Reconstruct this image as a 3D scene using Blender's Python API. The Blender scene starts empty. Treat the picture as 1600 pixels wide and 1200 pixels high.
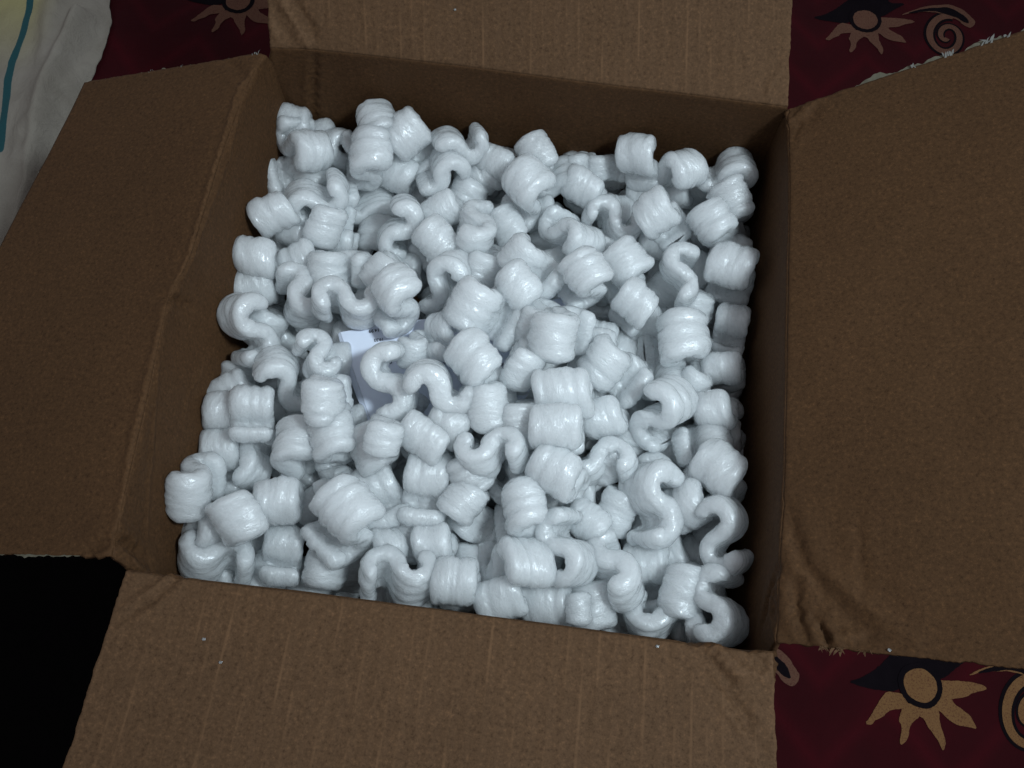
# A cardboard box of white S-shaped foam packing pieces, flaps open, on a printed bedspread.
import bpy, bmesh, math, json, random
import numpy as np
from mathutils import Matrix, Vector, noise

scene = bpy.context.scene
COL = scene.collection

# ------------------------------------------------------------------ camera
CAM = [0.374516, -0.003892, 0.122134, 0.04347, -0.256577, 0.53136]            # rotation (rad), position (m)
cam = bpy.data.objects.new('camera', bpy.data.cameras.new('camera'))
COL.objects.link(cam)
cam.location = CAM[3:6]
cam.rotation_euler = CAM[0:3]
cam.data.sensor_width = 36.0
cam.data.lens = 36.0 * 1400 / 1600
cam.data.clip_start = 0.01
cam.data.clip_end = 50
scene.camera = cam

# ------------------------------------------------------------------ light: a dim room, one soft lamp overhead
world = bpy.data.worlds.new('World')
scene.world = world
world.use_nodes = True
bg = world.node_tree.nodes['Background']
bg.inputs[0].default_value = (0.585, 0.62, 0.68, 1)
bg.inputs[1].default_value = 0.50

def area(name, loc, target, size, sizey, energy, color, spread=180):
    l = bpy.data.lights.new(name, 'AREA')
    l.shape = 'RECTANGLE'
    l.size, l.size_y, l.energy, l.color = size, sizey, energy, color
    l.spread = math.radians(spread)
    o = bpy.data.objects.new(name, l)
    COL.objects.link(o)
    o.location = loc
    o.rotation_euler = (Vector(target) - Vector(loc)).to_track_quat('-Z', 'Y').to_euler()
    return o

area('ceiling_lamp', (0.70, -0.20, 1.20), (0.0, 0.0, -0.06), 0.20, 0.18, 3.1, (0.75, 0.91, 1.0), 75)

scene.render.engine = 'CYCLES'
scene.cycles.max_bounces = 12
scene.cycles.diffuse_bounces = 8
scene.cycles.transmission_bounces = 10

vs = scene.view_settings
vs.view_transform = 'Standard'
vs.look = 'None'
vs.exposure = 0.0
vs.gamma = 1.0

# ------------------------------------------------------------------ data
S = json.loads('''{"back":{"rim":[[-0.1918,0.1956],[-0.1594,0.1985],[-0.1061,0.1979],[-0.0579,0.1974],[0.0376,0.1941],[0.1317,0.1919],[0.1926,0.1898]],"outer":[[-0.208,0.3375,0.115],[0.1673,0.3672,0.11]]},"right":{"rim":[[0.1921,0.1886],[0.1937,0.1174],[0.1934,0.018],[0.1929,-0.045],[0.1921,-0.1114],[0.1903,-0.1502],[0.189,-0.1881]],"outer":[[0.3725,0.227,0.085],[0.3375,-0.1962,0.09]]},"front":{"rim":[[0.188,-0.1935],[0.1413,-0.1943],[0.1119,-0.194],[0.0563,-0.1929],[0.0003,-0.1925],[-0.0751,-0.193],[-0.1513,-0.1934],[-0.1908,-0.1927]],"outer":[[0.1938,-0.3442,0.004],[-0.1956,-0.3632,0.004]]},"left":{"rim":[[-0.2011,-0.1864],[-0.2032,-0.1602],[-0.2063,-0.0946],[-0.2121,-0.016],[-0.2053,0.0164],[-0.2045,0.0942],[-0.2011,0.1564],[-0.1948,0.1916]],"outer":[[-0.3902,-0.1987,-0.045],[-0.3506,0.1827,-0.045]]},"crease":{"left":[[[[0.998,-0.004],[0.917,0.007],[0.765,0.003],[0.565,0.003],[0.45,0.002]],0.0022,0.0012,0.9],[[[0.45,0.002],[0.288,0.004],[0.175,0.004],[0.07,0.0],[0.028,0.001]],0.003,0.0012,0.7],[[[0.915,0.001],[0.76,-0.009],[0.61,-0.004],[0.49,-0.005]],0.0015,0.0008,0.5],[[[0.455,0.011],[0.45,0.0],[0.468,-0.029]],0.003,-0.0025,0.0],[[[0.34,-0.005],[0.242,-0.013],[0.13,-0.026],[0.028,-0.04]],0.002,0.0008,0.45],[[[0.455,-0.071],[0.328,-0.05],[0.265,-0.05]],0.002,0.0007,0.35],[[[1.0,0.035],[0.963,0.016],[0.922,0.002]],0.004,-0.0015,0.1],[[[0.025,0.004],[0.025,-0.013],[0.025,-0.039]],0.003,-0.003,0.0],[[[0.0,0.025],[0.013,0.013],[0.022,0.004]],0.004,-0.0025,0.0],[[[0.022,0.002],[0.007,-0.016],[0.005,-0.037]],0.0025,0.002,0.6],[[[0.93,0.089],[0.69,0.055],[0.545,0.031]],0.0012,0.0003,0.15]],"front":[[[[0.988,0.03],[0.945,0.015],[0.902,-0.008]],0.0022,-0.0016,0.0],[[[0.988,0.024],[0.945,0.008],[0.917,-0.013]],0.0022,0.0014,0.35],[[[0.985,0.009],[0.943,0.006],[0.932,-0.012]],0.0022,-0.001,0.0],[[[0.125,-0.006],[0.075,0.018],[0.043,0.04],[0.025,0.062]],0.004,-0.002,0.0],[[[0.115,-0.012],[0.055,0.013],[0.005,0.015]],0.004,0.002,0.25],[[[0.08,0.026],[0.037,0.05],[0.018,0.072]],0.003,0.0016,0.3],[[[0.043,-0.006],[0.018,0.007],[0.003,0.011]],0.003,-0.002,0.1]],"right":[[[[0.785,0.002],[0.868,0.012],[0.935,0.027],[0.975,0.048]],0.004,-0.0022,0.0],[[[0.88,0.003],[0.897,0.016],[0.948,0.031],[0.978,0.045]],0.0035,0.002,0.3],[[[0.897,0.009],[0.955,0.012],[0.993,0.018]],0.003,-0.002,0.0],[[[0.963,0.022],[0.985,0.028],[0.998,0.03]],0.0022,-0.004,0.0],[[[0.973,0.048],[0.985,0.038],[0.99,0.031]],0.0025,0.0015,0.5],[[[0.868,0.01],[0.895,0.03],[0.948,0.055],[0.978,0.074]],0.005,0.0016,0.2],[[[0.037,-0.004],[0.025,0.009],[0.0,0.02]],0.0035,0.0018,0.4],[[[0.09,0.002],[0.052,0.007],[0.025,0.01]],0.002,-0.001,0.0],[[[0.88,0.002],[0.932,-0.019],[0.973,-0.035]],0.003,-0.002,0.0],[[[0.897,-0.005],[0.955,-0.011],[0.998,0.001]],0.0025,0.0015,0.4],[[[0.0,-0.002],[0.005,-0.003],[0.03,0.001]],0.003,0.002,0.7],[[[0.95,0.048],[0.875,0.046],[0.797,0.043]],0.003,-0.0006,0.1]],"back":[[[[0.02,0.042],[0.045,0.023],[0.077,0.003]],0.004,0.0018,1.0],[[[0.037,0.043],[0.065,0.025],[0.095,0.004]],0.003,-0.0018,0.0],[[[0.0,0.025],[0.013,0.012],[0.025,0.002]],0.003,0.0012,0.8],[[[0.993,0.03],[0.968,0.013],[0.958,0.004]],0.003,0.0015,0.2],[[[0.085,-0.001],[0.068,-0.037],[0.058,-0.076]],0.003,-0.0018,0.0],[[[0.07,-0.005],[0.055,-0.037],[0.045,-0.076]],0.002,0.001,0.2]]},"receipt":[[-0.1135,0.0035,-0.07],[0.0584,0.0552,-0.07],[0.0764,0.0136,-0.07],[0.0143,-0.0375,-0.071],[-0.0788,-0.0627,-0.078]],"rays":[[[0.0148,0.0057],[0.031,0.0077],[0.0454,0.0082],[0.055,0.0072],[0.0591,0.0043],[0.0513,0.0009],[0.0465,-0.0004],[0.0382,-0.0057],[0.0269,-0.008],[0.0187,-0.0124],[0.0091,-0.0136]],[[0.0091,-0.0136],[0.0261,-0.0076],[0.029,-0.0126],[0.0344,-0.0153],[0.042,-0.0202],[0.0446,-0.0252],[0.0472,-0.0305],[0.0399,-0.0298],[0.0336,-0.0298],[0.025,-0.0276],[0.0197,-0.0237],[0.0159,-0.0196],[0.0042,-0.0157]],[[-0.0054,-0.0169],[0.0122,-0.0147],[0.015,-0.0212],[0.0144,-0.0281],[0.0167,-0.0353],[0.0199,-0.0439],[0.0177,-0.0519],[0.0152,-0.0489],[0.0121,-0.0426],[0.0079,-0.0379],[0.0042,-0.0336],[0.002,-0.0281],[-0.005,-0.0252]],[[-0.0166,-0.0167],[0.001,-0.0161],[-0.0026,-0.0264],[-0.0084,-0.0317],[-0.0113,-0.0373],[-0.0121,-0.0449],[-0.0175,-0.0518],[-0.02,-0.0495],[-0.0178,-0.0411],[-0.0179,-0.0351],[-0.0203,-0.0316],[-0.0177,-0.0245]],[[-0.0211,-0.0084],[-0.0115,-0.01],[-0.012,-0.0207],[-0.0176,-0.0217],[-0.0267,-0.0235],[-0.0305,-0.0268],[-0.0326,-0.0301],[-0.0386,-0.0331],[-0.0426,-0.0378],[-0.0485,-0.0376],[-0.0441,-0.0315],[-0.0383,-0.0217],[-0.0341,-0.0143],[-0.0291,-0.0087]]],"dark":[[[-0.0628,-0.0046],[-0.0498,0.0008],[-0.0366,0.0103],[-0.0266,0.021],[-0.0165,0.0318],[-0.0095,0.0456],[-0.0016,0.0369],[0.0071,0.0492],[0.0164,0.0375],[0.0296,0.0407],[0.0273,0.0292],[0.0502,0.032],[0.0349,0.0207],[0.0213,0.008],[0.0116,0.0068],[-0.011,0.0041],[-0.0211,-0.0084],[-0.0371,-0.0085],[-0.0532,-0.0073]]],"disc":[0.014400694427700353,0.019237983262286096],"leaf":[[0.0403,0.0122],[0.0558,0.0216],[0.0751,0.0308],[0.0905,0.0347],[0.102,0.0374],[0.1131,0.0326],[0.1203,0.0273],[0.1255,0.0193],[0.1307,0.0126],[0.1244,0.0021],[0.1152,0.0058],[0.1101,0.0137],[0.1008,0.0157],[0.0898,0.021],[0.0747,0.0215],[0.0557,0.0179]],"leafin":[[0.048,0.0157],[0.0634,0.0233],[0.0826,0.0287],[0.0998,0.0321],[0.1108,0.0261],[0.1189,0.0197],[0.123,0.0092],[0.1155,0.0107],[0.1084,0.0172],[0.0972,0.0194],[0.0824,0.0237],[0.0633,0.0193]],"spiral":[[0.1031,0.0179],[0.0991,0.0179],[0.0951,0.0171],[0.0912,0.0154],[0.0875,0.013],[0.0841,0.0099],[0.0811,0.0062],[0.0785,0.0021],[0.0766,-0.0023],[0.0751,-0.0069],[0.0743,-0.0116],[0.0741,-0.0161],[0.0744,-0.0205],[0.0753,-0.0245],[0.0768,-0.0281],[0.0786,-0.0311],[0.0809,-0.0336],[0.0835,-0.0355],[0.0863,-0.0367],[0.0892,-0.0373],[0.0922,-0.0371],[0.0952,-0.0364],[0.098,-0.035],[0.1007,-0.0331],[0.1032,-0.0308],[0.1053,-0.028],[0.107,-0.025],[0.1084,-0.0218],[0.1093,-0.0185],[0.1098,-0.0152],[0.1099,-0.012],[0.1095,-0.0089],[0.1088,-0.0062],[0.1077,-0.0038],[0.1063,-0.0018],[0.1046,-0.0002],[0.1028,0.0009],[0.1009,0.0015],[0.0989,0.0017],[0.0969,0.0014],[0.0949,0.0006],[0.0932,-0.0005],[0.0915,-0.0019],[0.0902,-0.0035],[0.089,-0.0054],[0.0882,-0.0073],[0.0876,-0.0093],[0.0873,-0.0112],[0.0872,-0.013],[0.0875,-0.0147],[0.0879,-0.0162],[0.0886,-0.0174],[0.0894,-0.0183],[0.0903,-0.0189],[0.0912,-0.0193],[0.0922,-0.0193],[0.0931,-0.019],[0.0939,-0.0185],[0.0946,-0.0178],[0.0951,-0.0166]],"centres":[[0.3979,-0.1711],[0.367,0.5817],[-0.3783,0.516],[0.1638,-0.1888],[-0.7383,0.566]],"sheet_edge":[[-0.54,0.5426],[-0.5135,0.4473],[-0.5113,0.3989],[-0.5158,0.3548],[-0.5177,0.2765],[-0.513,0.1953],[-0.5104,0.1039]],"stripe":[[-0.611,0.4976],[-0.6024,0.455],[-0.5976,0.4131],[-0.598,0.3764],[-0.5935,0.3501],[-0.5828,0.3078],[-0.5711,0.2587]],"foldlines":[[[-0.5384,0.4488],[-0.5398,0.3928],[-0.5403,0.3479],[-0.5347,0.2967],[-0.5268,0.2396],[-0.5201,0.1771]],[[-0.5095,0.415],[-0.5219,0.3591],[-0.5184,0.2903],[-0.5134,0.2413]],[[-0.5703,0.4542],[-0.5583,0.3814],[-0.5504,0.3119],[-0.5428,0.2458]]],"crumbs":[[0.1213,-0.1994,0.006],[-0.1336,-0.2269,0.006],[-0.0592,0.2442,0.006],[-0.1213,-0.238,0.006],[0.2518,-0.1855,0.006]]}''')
V = json.loads('''[{"R":0.01033,"s1":4.08841,"s2":3.85212,"t":0.01186,"W":0.03527,"st":0.00358},{"R":0.0105,"s1":3.9063,"s2":4.23297,"t":0.01299,"W":0.03126,"st":0.00554},{"R":0.00927,"s1":4.08026,"s2":4.26295,"t":0.01238,"W":0.03356,"st":0.00278},{"R":0.00951,"s1":3.80255,"s2":3.77006,"t":0.01354,"W":0.03458,"st":0.00062},{"R":0.01033,"s1":4.16182,"s2":3.79623,"t":0.01203,"W":0.03173,"st":0.00452},{"R":0.01002,"s1":4.39167,"s2":3.70457,"t":0.01281,"W":0.03186,"st":0.00124},{"R":0.01056,"s1":3.66131,"s2":3.72458,"t":0.01273,"W":0.03521,"st":0.00083},{"R":0.01003,"s1":2.61799,"s2":4.01636,"t":0.01328,"W":0.03242,"st":0.00046},{"R":0.01036,"s1":4.11584,"s2":3.72083,"t":0.01249,"W":0.03094,"st":0.00046},{"R":0.00987,"s1":4.27644,"s2":4.2063,"t":0.01246,"W":0.03306,"st":0.00117},{"R":0.01048,"s1":4.02381,"s2":4.17746,"t":0.0128,"W":0.03094,"st":0.00526},{"R":0.00926,"s1":3.7603,"s2":4.01884,"t":0.01312,"W":0.03405,"st":0.00066},{"R":0.0092,"s1":4.27855,"s2":4.24362,"t":0.01181,"W":0.02997,"st":0.00298},{"R":0.00913,"s1":3.74614,"s2":3.74145,"t":0.01303,"W":0.03223,"st":0.00599},{"R":0.01016,"s1":3.73946,"s2":3.9631,"t":0.01322,"W":0.03311,"st":0.00387},{"R":0.01012,"s1":2.61799,"s2":4.04818,"t":0.01346,"W":0.02952,"st":0.00071},{"R":0.00929,"s1":4.30371,"s2":4.36534,"t":0.01372,"W":0.03252,"st":0.00359},{"R":0.01039,"s1":3.75153,"s2":4.09417,"t":0.01251,"W":0.03255,"st":0.00181},{"R":0.01048,"s1":4.35028,"s2":3.84343,"t":0.01222,"W":0.03265,"st":0.00022},{"R":0.01052,"s1":4.19251,"s2":4.25925,"t":0.01207,"W":0.03399,"st":0.00014},{"R":0.01035,"s1":3.67411,"s2":3.8231,"t":0.01312,"W":0.03293,"st":0.00338},{"R":0.01001,"s1":3.85906,"s2":4.26327,"t":0.01297,"W":0.03302,"st":0.00476},{"R":0.01031,"s1":3.76515,"s2":3.92025,"t":0.0122,"W":0.03438,"st":0.00303},{"R":0.01009,"s1":2.61799,"s2":3.79951,"t":0.01215,"W":0.03056,"st":0.00487}]''')

# ------------------------------------------------------------------ helpers
def tag(o, label=None, cat=None, group=None, kind=None):
    if label: o['label'] = label
    if cat: o['category'] = cat
    if group: o['group'] = group
    if kind: o['kind'] = kind
    return o

def mesh_obj(name, verts, faces, mat, parent=None, smooth=True):
    me = bpy.data.meshes.new(name)
    me.from_pydata([tuple(map(float, v)) for v in verts], [], faces)
    me.update()
    if smooth: me.polygons.foreach_set('use_smooth', [True] * len(me.polygons))
    if mat: me.materials.append(mat)
    o = bpy.data.objects.new(name, me)
    COL.objects.link(o)
    if parent: o.parent = parent
    return o

def empty(name, loc=(0, 0, 0)):
    o = bpy.data.objects.new(name, None)
    COL.objects.link(o)
    o.location = loc
    o.empty_display_size = 0.02
    return o

def nz(x, y, z=0.0): return noise.noise(Vector((x, y, z)))

def attr(me, name, vals):
    a = me.attributes.new(name, 'FLOAT', 'POINT')
    a.data.foreach_set('value', np.asarray(vals, dtype=np.float32))

def grid_faces(nu, nv, flip=False):
    f = []
    for i in range(nu - 1):
        for j in range(nv - 1):
            a, b, c, d = i*nv+j, (i+1)*nv+j, (i+1)*nv+j+1, i*nv+j+1
            f.append((a, d, c, b) if flip else (a, b, c, d))
    return f

class Nodes:
    def __init__(self, name):
        self.m = bpy.data.materials.new(name)
        self.m.use_nodes = True
        self.t = self.m.node_tree
        self.b = self.t.nodes['Principled BSDF']
    def n(self, kind, **kw):
        x = self.t.nodes.new(kind)
        for k, v in kw.items():
            if k.startswith('in_'): x.inputs[k[3:].replace('_', ' ')].default_value = v
            else: setattr(x, k, v)
        return x
    def l(self, a, b): self.t.links.new(a, b)
    def coord(self, scale=(1, 1, 1), out='Object'):
        c = self.n('ShaderNodeTexCoord'); mp = self.n('ShaderNodeMapping')
        mp.inputs['Scale'].default_value = scale
        self.l(c.outputs[out], mp.inputs[0])
        return mp.outputs[0]
    def noise(self, vec, scale, detail=4, rough=.6, dist=0):
        x = self.n('ShaderNodeTexNoise')
        x.inputs['Scale'].default_value = scale; x.inputs['Detail'].default_value = detail
        x.inputs['Roughness'].default_value = rough; x.inputs['Distortion'].default_value = dist
        self.l(vec, x.inputs['Vector']); return x.outputs['Fac']
    def ramp(self, fac, stops):
        r = self.n('ShaderNodeValToRGB')
        e = r.color_ramp.elements
        while len(e) < len(stops): e.new(0.5)
        for k, (p, c) in enumerate(stops):
            e[k].position = p; e[k].color = tuple(c) + (1,) if len(c) == 3 else c
        self.l(fac, r.inputs[0]); return r.outputs[0]
    def mix(self, fac, a, b, mode='MIX'):
        x = self.n('ShaderNodeMix', data_type='RGBA', blend_type=mode)
        for sock, v in ((x.inputs[0], fac), (x.inputs[6], a), (x.inputs[7], b)):
            if hasattr(v, 'links'): self.l(v, sock)
            elif isinstance(v, (int, float)): sock.default_value = v
            else: sock.default_value = tuple(v) + (1,)
        return x.outputs[2]
    def math(self, op, a, b=0.0):
        x = self.n('ShaderNodeMath', operation=op)
        for k, v in enumerate((a, b)):
            if hasattr(v, 'links'): self.l(v, x.inputs[k])
            else: x.inputs[k].default_value = v
        return x.outputs[0]
    def bump(self, h, strength, dist, prev=None):
        x = self.n('ShaderNodeBump'); x.inputs['Strength'].default_value = strength
        x.inputs['Distance'].default_value = dist
        self.l(h, x.inputs['Height'])
        if prev: self.l(prev, x.inputs['Normal'])
        return x.outputs[0]
    def attr(self, name):
        x = self.n('ShaderNodeAttribute'); x.attribute_name = name; return x.outputs['Fac']

# ------------------------------------------------------------------ materials
def mat_card(name, base, flute, seed):
    N = Nodes(name)
    v = N.coord()
    big = N.noise(v, 9 + seed, 3)
    fib = N.noise(v, 420, 5, .8)
    col = N.mix(big, [c * .82 for c in base], [c * 1.15 for c in base])
    f1 = N.ramp(fib, [(.30, (.48, .44, .40)), (.45, (.92, .92, .92)), (.56, (1.08, 1.08, 1.08)), (.70, (1.7, 1.65, 1.6))])
    col = N.mix(1.0, col, f1, 'MULTIPLY')
    # long pale paper fibres
    v2 = N.coord((1, 1, 1)); w = N.n('ShaderNodeTexVoronoi'); w.feature = 'F1'
    w.inputs['Scale'].default_value = 130; N.l(v2, w.inputs['Vector'])
    sp = N.ramp(w.outputs['Distance'], [(0.0, (1, 1, 1)), (.07, (0, 0, 0)), (1.0, (0, 0, 0))])
    msk = N.ramp(N.noise(v, 60, 2), [(.55, (0, 0, 0)), (.7, (1, 1, 1))])
    col = N.mix(N.math('MULTIPLY', N.math('MULTIPLY', sp, msk), .35), col, [min(1, c * 2.3) for c in base])
    wear_shine = N.attr('wear_shine')  # rubbed folds and edges, plus the back flap's crease shine painted as pale colour
    wn = N.math('MULTIPLY', wear_shine, N.math('ADD', N.math('MULTIPLY', fib, 1.2), -.05))
    worn_shine = [min(1, base[0] * 1.9), min(1, base[1] * 2.0), min(1, base[2] * 2.15)]
    col = N.mix(N.math('MINIMUM', wn, 1.0), col, worn_shine)
    h = N.noise(v, 900, 3, .7)
    bn = N.bump(h, .35, .0004)
    bn = N.bump(N.noise(v, 45, 3), .3, .0012, bn)
    # rubbed flute lines: the corrugation under the liner, s = metres along the rim
    s = N.attr('along')
    wv = N.math('SINE', N.math('MULTIPLY', s, 2 * math.pi / .0088))
    line = N.ramp(N.math('MULTIPLY_ADD' if False else 'ADD', N.math('MULTIPLY', wv, .5), .5), [(.86, (0, 0, 0)), (.995, (1, 1, 1))])
    cmb = N.n('ShaderNodeCombineXYZ'); N.l(N.math('MULTIPLY', s, 115.0), cmb.inputs[0]); N.l(N.math('MULTIPLY', N.attr('out'), 14.0), cmb.inputs[1])
    brk = N.ramp(N.noise(cmb.outputs[0], 1.0, 3, .65), [(.50, (0, 0, 0)), (.68, (1, 1, 1))])
    col = N.mix(N.math('MULTIPLY', N.math('MULTIPLY', line, brk), .42 * flute), col, [min(1, c * 2.0) for c in base])
    bn = N.bump(wv, .13 * flute + .04, .0006, bn)
    N.l(col, N.b.inputs['Base Color']); N.l(bn, N.b.inputs['Normal'])
    N.b.inputs['Roughness'].default_value = .78
    N.b.inputs['Specular IOR Level'].default_value = .12
    return N.m

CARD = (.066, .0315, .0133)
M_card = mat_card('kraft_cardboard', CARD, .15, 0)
M_cardf_lit = mat_card('kraft_cardboard_lit_with_flute_lines', (.093, .0490, .0245), 1.0, 3)  # flute lines; paler base paints in the stronger light on front and back flaps

def mat_foam():
    N = Nodes('white_expanded_foam')
    v = N.coord((1, 1, 2.2))
    oi = N.n('ShaderNodeObjectInfo')
    off = N.n('ShaderNodeVectorMath', operation='ADD')
    sc = N.n('ShaderNodeVectorMath', operation='SCALE'); N.l(oi.outputs['Random'], sc.inputs[0]); sc.inputs['Scale'].default_value = 3.0
    N.l(v, off.inputs[0]); N.l(sc.outputs[0], off.inputs[1])
    v = off.outputs[0]
    strands = N.noise(v, 120, 5, .62, 1.6)
    cells = N.noise(v, 430, 3, .7)
    bn = N.bump(cells, .20, .0007)
    bn = N.bump(strands, .65, .0026, bn)
    col = N.mix(strands, (.89, .935, .955), (.95, .975, .985))
    N.l(col, N.b.inputs['Base Color']); N.l(bn, N.b.inputs['Normal'])
    r = N.ramp(N.noise(v, 220, 2), [(.38, (.16,)*3), (.66, (.46,)*3)])
    N.l(r, N.b.inputs['Roughness'])
    N.b.inputs['Subsurface Weight'].default_value = 1.0
    N.b.inputs['Subsurface Radius'].default_value = (1.0, 1.0, 1.0)
    N.b.inputs['Subsurface Scale'].default_value = .024
    N.b.inputs['Specular IOR Level'].default_value = .6
    N.b.inputs['Coat Weight'].default_value = .9
    N.b.inputs['Coat Roughness'].default_value = .13
    N.l(N.bump(strands, .45, .0016, N.bump(cells, .12, .0005)), N.b.inputs['Coat Normal'])
    # thin foam walls let light through: mix in diffuse transmission
    tr = N.n('ShaderNodeBsdfTranslucent'); N.l(col, tr.inputs[0]); N.l(bn, tr.inputs['Normal'])
    mx = N.n('ShaderNodeMixShader'); mx.inputs[0].default_value = .24
    N.l(N.b.outputs[0], mx.inputs[1]); N.l(tr.outputs[0], mx.inputs[2])
    gl = N.n('ShaderNodeBsdfGlossy'); gl.inputs['Roughness'].default_value = .2
    N.l(N.bump(strands, .45, .0016), gl.inputs['Normal'])
    fr = N.n('ShaderNodeFresnel'); fr.inputs[0].default_value = 1.4
    m2 = N.n('ShaderNodeMixShader'); N.l(N.math('MULTIPLY', fr.outputs[0], .35), m2.inputs[0])
    N.l(mx.outputs[0], m2.inputs[1]); N.l(gl.outputs[0], m2.inputs[2])
    N.l(m2.outputs[0], N.t.nodes['Material Output'].inputs[0])
    return N.m
M_foam = mat_foam()

def mat_bed():
    N = Nodes('maroon_printed_cotton')
    v = N.coord()
    big = N.noise(v, 16, 4, .6)
    # faint woven zigzag bands
    sx = N.n('ShaderNodeSeparateXYZ'); N.l(v, sx.inputs[0])
    zz = N.math('ABSOLUTE', N.math('SUBTRACT', N.math('FRACT', N.math('MULTIPLY', sx.outputs[0], 9.0)), .5))
    ph = N.math('FRACT', N.math('ADD', N.math('MULTIPLY', sx.outputs[1], 14.0), N.math('MULTIPLY', zz, 1.7)))
    band = N.ramp(ph, [(.0, (.25,)*3), (.35, (.3,)*3), (.55, (.8,)*3), (.75, (.35,)*3), (1.0, (.25,)*3)])
    fac = N.math('MULTIPLY', N.math('ADD', band, big), .55)
    col = N.mix(fac, (.013, .0005, .0011), (.054, .0011, .0042))
    th = N.noise(v, 1400, 2)
    N.l(col, N.b.inputs['Base Color'])
    N.l(N.bump(N.noise(v, 60, 3), .4, .002, N.bump(th, .5, .0005)), N.b.inputs['Normal'])
    N.b.inputs['Roughness'].default_value = .9
    N.b.inputs['Specular IOR Level'].default_value = .15
    return N.m
M_bed = mat_bed()

def mat_plain(name, c1, c2, scale=60, rough=.9, bump=.4, spec=.2):
    N = Nodes(name); v = N.coord()
    N.l(N.mix(N.noise(v, scale, 4), c1, c2), N.b.inputs['Base Color'])
    N.l(N.bump(N.noise(v, 900, 2), bump, .0005), N.b.inputs['Normal'])
    N.b.inputs['Roughness'].default_value = rough
    N.b.inputs['Specular IOR Level'].default_value = spec
    return N.m
def mat_print(name, c1, c2):
    N = Nodes(name); v = N.coord()
    c = N.mix(N.noise(v, 45, 4), c1, c2)
    thin = N.ramp(N.noise(v, 700, 4, .75), [(.34, (1,)*3), (.50, (0,)*3)])
    N.l(N.mix(N.math('MULTIPLY', thin, .75), c, (.06, .012, .014)), N.b.inputs['Base Color'])
    N.l(N.bump(N.noise(v, 1300, 2), .6, .0005), N.b.inputs['Normal'])
    N.b.inputs['Roughness'].default_value = .95
    N.b.inputs['Specular IOR Level'].default_value = .1
    return N.m
M_tan = mat_print('tan_print', (.165, .083, .032), (.215, .108, .046))
M_mauve = mat_print('mauve_tan_print', (.10, .048, .032), (.14, .068, .043))
M_black = mat_plain('black_print', (.004, .003, .004), (.009, .006, .008), spec=.03)
M_dark = mat_plain('dark_floor', (.002, .002, .002), (.004, .003, .003), spec=.02)
M_ink = mat_plain('printed_ink', (.02, .02, .03), (.04, .04, .05))
M_torn = mat_plain('torn_liner_paper', (.085, .075, .05), (.15, .135, .10), 200)
M_tuft = mat_plain('white_torn_fibre', (.12, .11, .10), (.21, .20, .18), 200)

def mat_paper():
    N = Nodes('receipt_paper'); v = N.coord()
    N.l(N.mix(N.noise(v, 30, 3), (.66, .69, .80), (.73, .76, .86)), N.b.inputs['Base Color'])
    N.l(N.bump(N.noise(v, 500, 3), .2, .0003), N.b.inputs['Normal'])
    N.b.inputs['Roughness'].default_value = .6
    return N.m
M_paper = mat_paper()

def mat_sheet():
    N = Nodes('striped_cream_cotton'); v = N.coord()
    base = N.mix(N.noise(v, 22, 4), (.17, .143, .112), (.29, .255, .215))
    yel = N.mix(N.attr('yellow'), base, (.30, .26, .12))
    stripe = N.ramp(N.math('ADD', N.attr('stripe'), N.math('MULTIPLY', N.math('SUBTRACT', N.noise(v, 500, 2), .5), .12)), [(.46, (0,)*3), (.54, (1,)*3)])
    col = N.mix(stripe, yel, (.003, .055, .064))
    N.l(col, N.b.inputs['Base Color'])
    N.l(N.bump(N.noise(v, 38, 5, .65, 1.2), .5, .006, N.bump(N.noise(v, 1500, 2), .4, .0004)), N.b.inputs['Normal'])
    N.b.inputs['Roughness'].default_value = .9
    return N.m
M_sheet = mat_sheet()

# ------------------------------------------------------------------ setting: dark floor, bedspread on the bed
ZB = -.300
def line_y(x): return -.30 - .75 * (x + .28)       # edge of the bed runs under the box
floor = mesh_obj('floor', [(-4, -4, -.95), (4, -4, -.95), (4, 4, -.95), (-4, 4, -.95)], [(0, 1, 2, 3)], M_dark)
tag(floor, kind='structure')

def bed_z(x, y):
    return ZB + .0045 * nz(x * 8, y * 8, 3) + .0022 * nz(x * 24, y * 18, 9)
bed = empty('bedspread', (0.2, 0.2, ZB))
tag(bed, 'dark maroon printed bedspread with tan sun flowers under the open box', 'bedspread')
vv, ff = [], []
nx, ny = 420, 300
# a sheet whose lower-left border is the bed edge; it turns down there
P0, P1 = Vector((-.60, .10)), Vector((.05, -.45))
dirv = (P1 - P0).normalized(); nrm = Vector((-dirv.y, dirv.x))
for i in range(nx):
    for j in range(ny):
        a = -1.2 + 3.6 * i / (nx - 1); b = -.30 + 2.4 * (j / (ny - 1)) ** 1.3
        if b < 0:
            t = -b; x, y = P0 + dirv * a + nrm * (.05 * min(1, t / .03))
            z = ZB - t * 1.6
        else:
            x, y = P0 + dirv * a + nrm * b; z = bed_z(x, y)
        vv.append((x - .2, y - .2, z - ZB))
top = mesh_obj('cover_cloth', vv, grid_faces(nx, ny), M_bed, bed)

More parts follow.
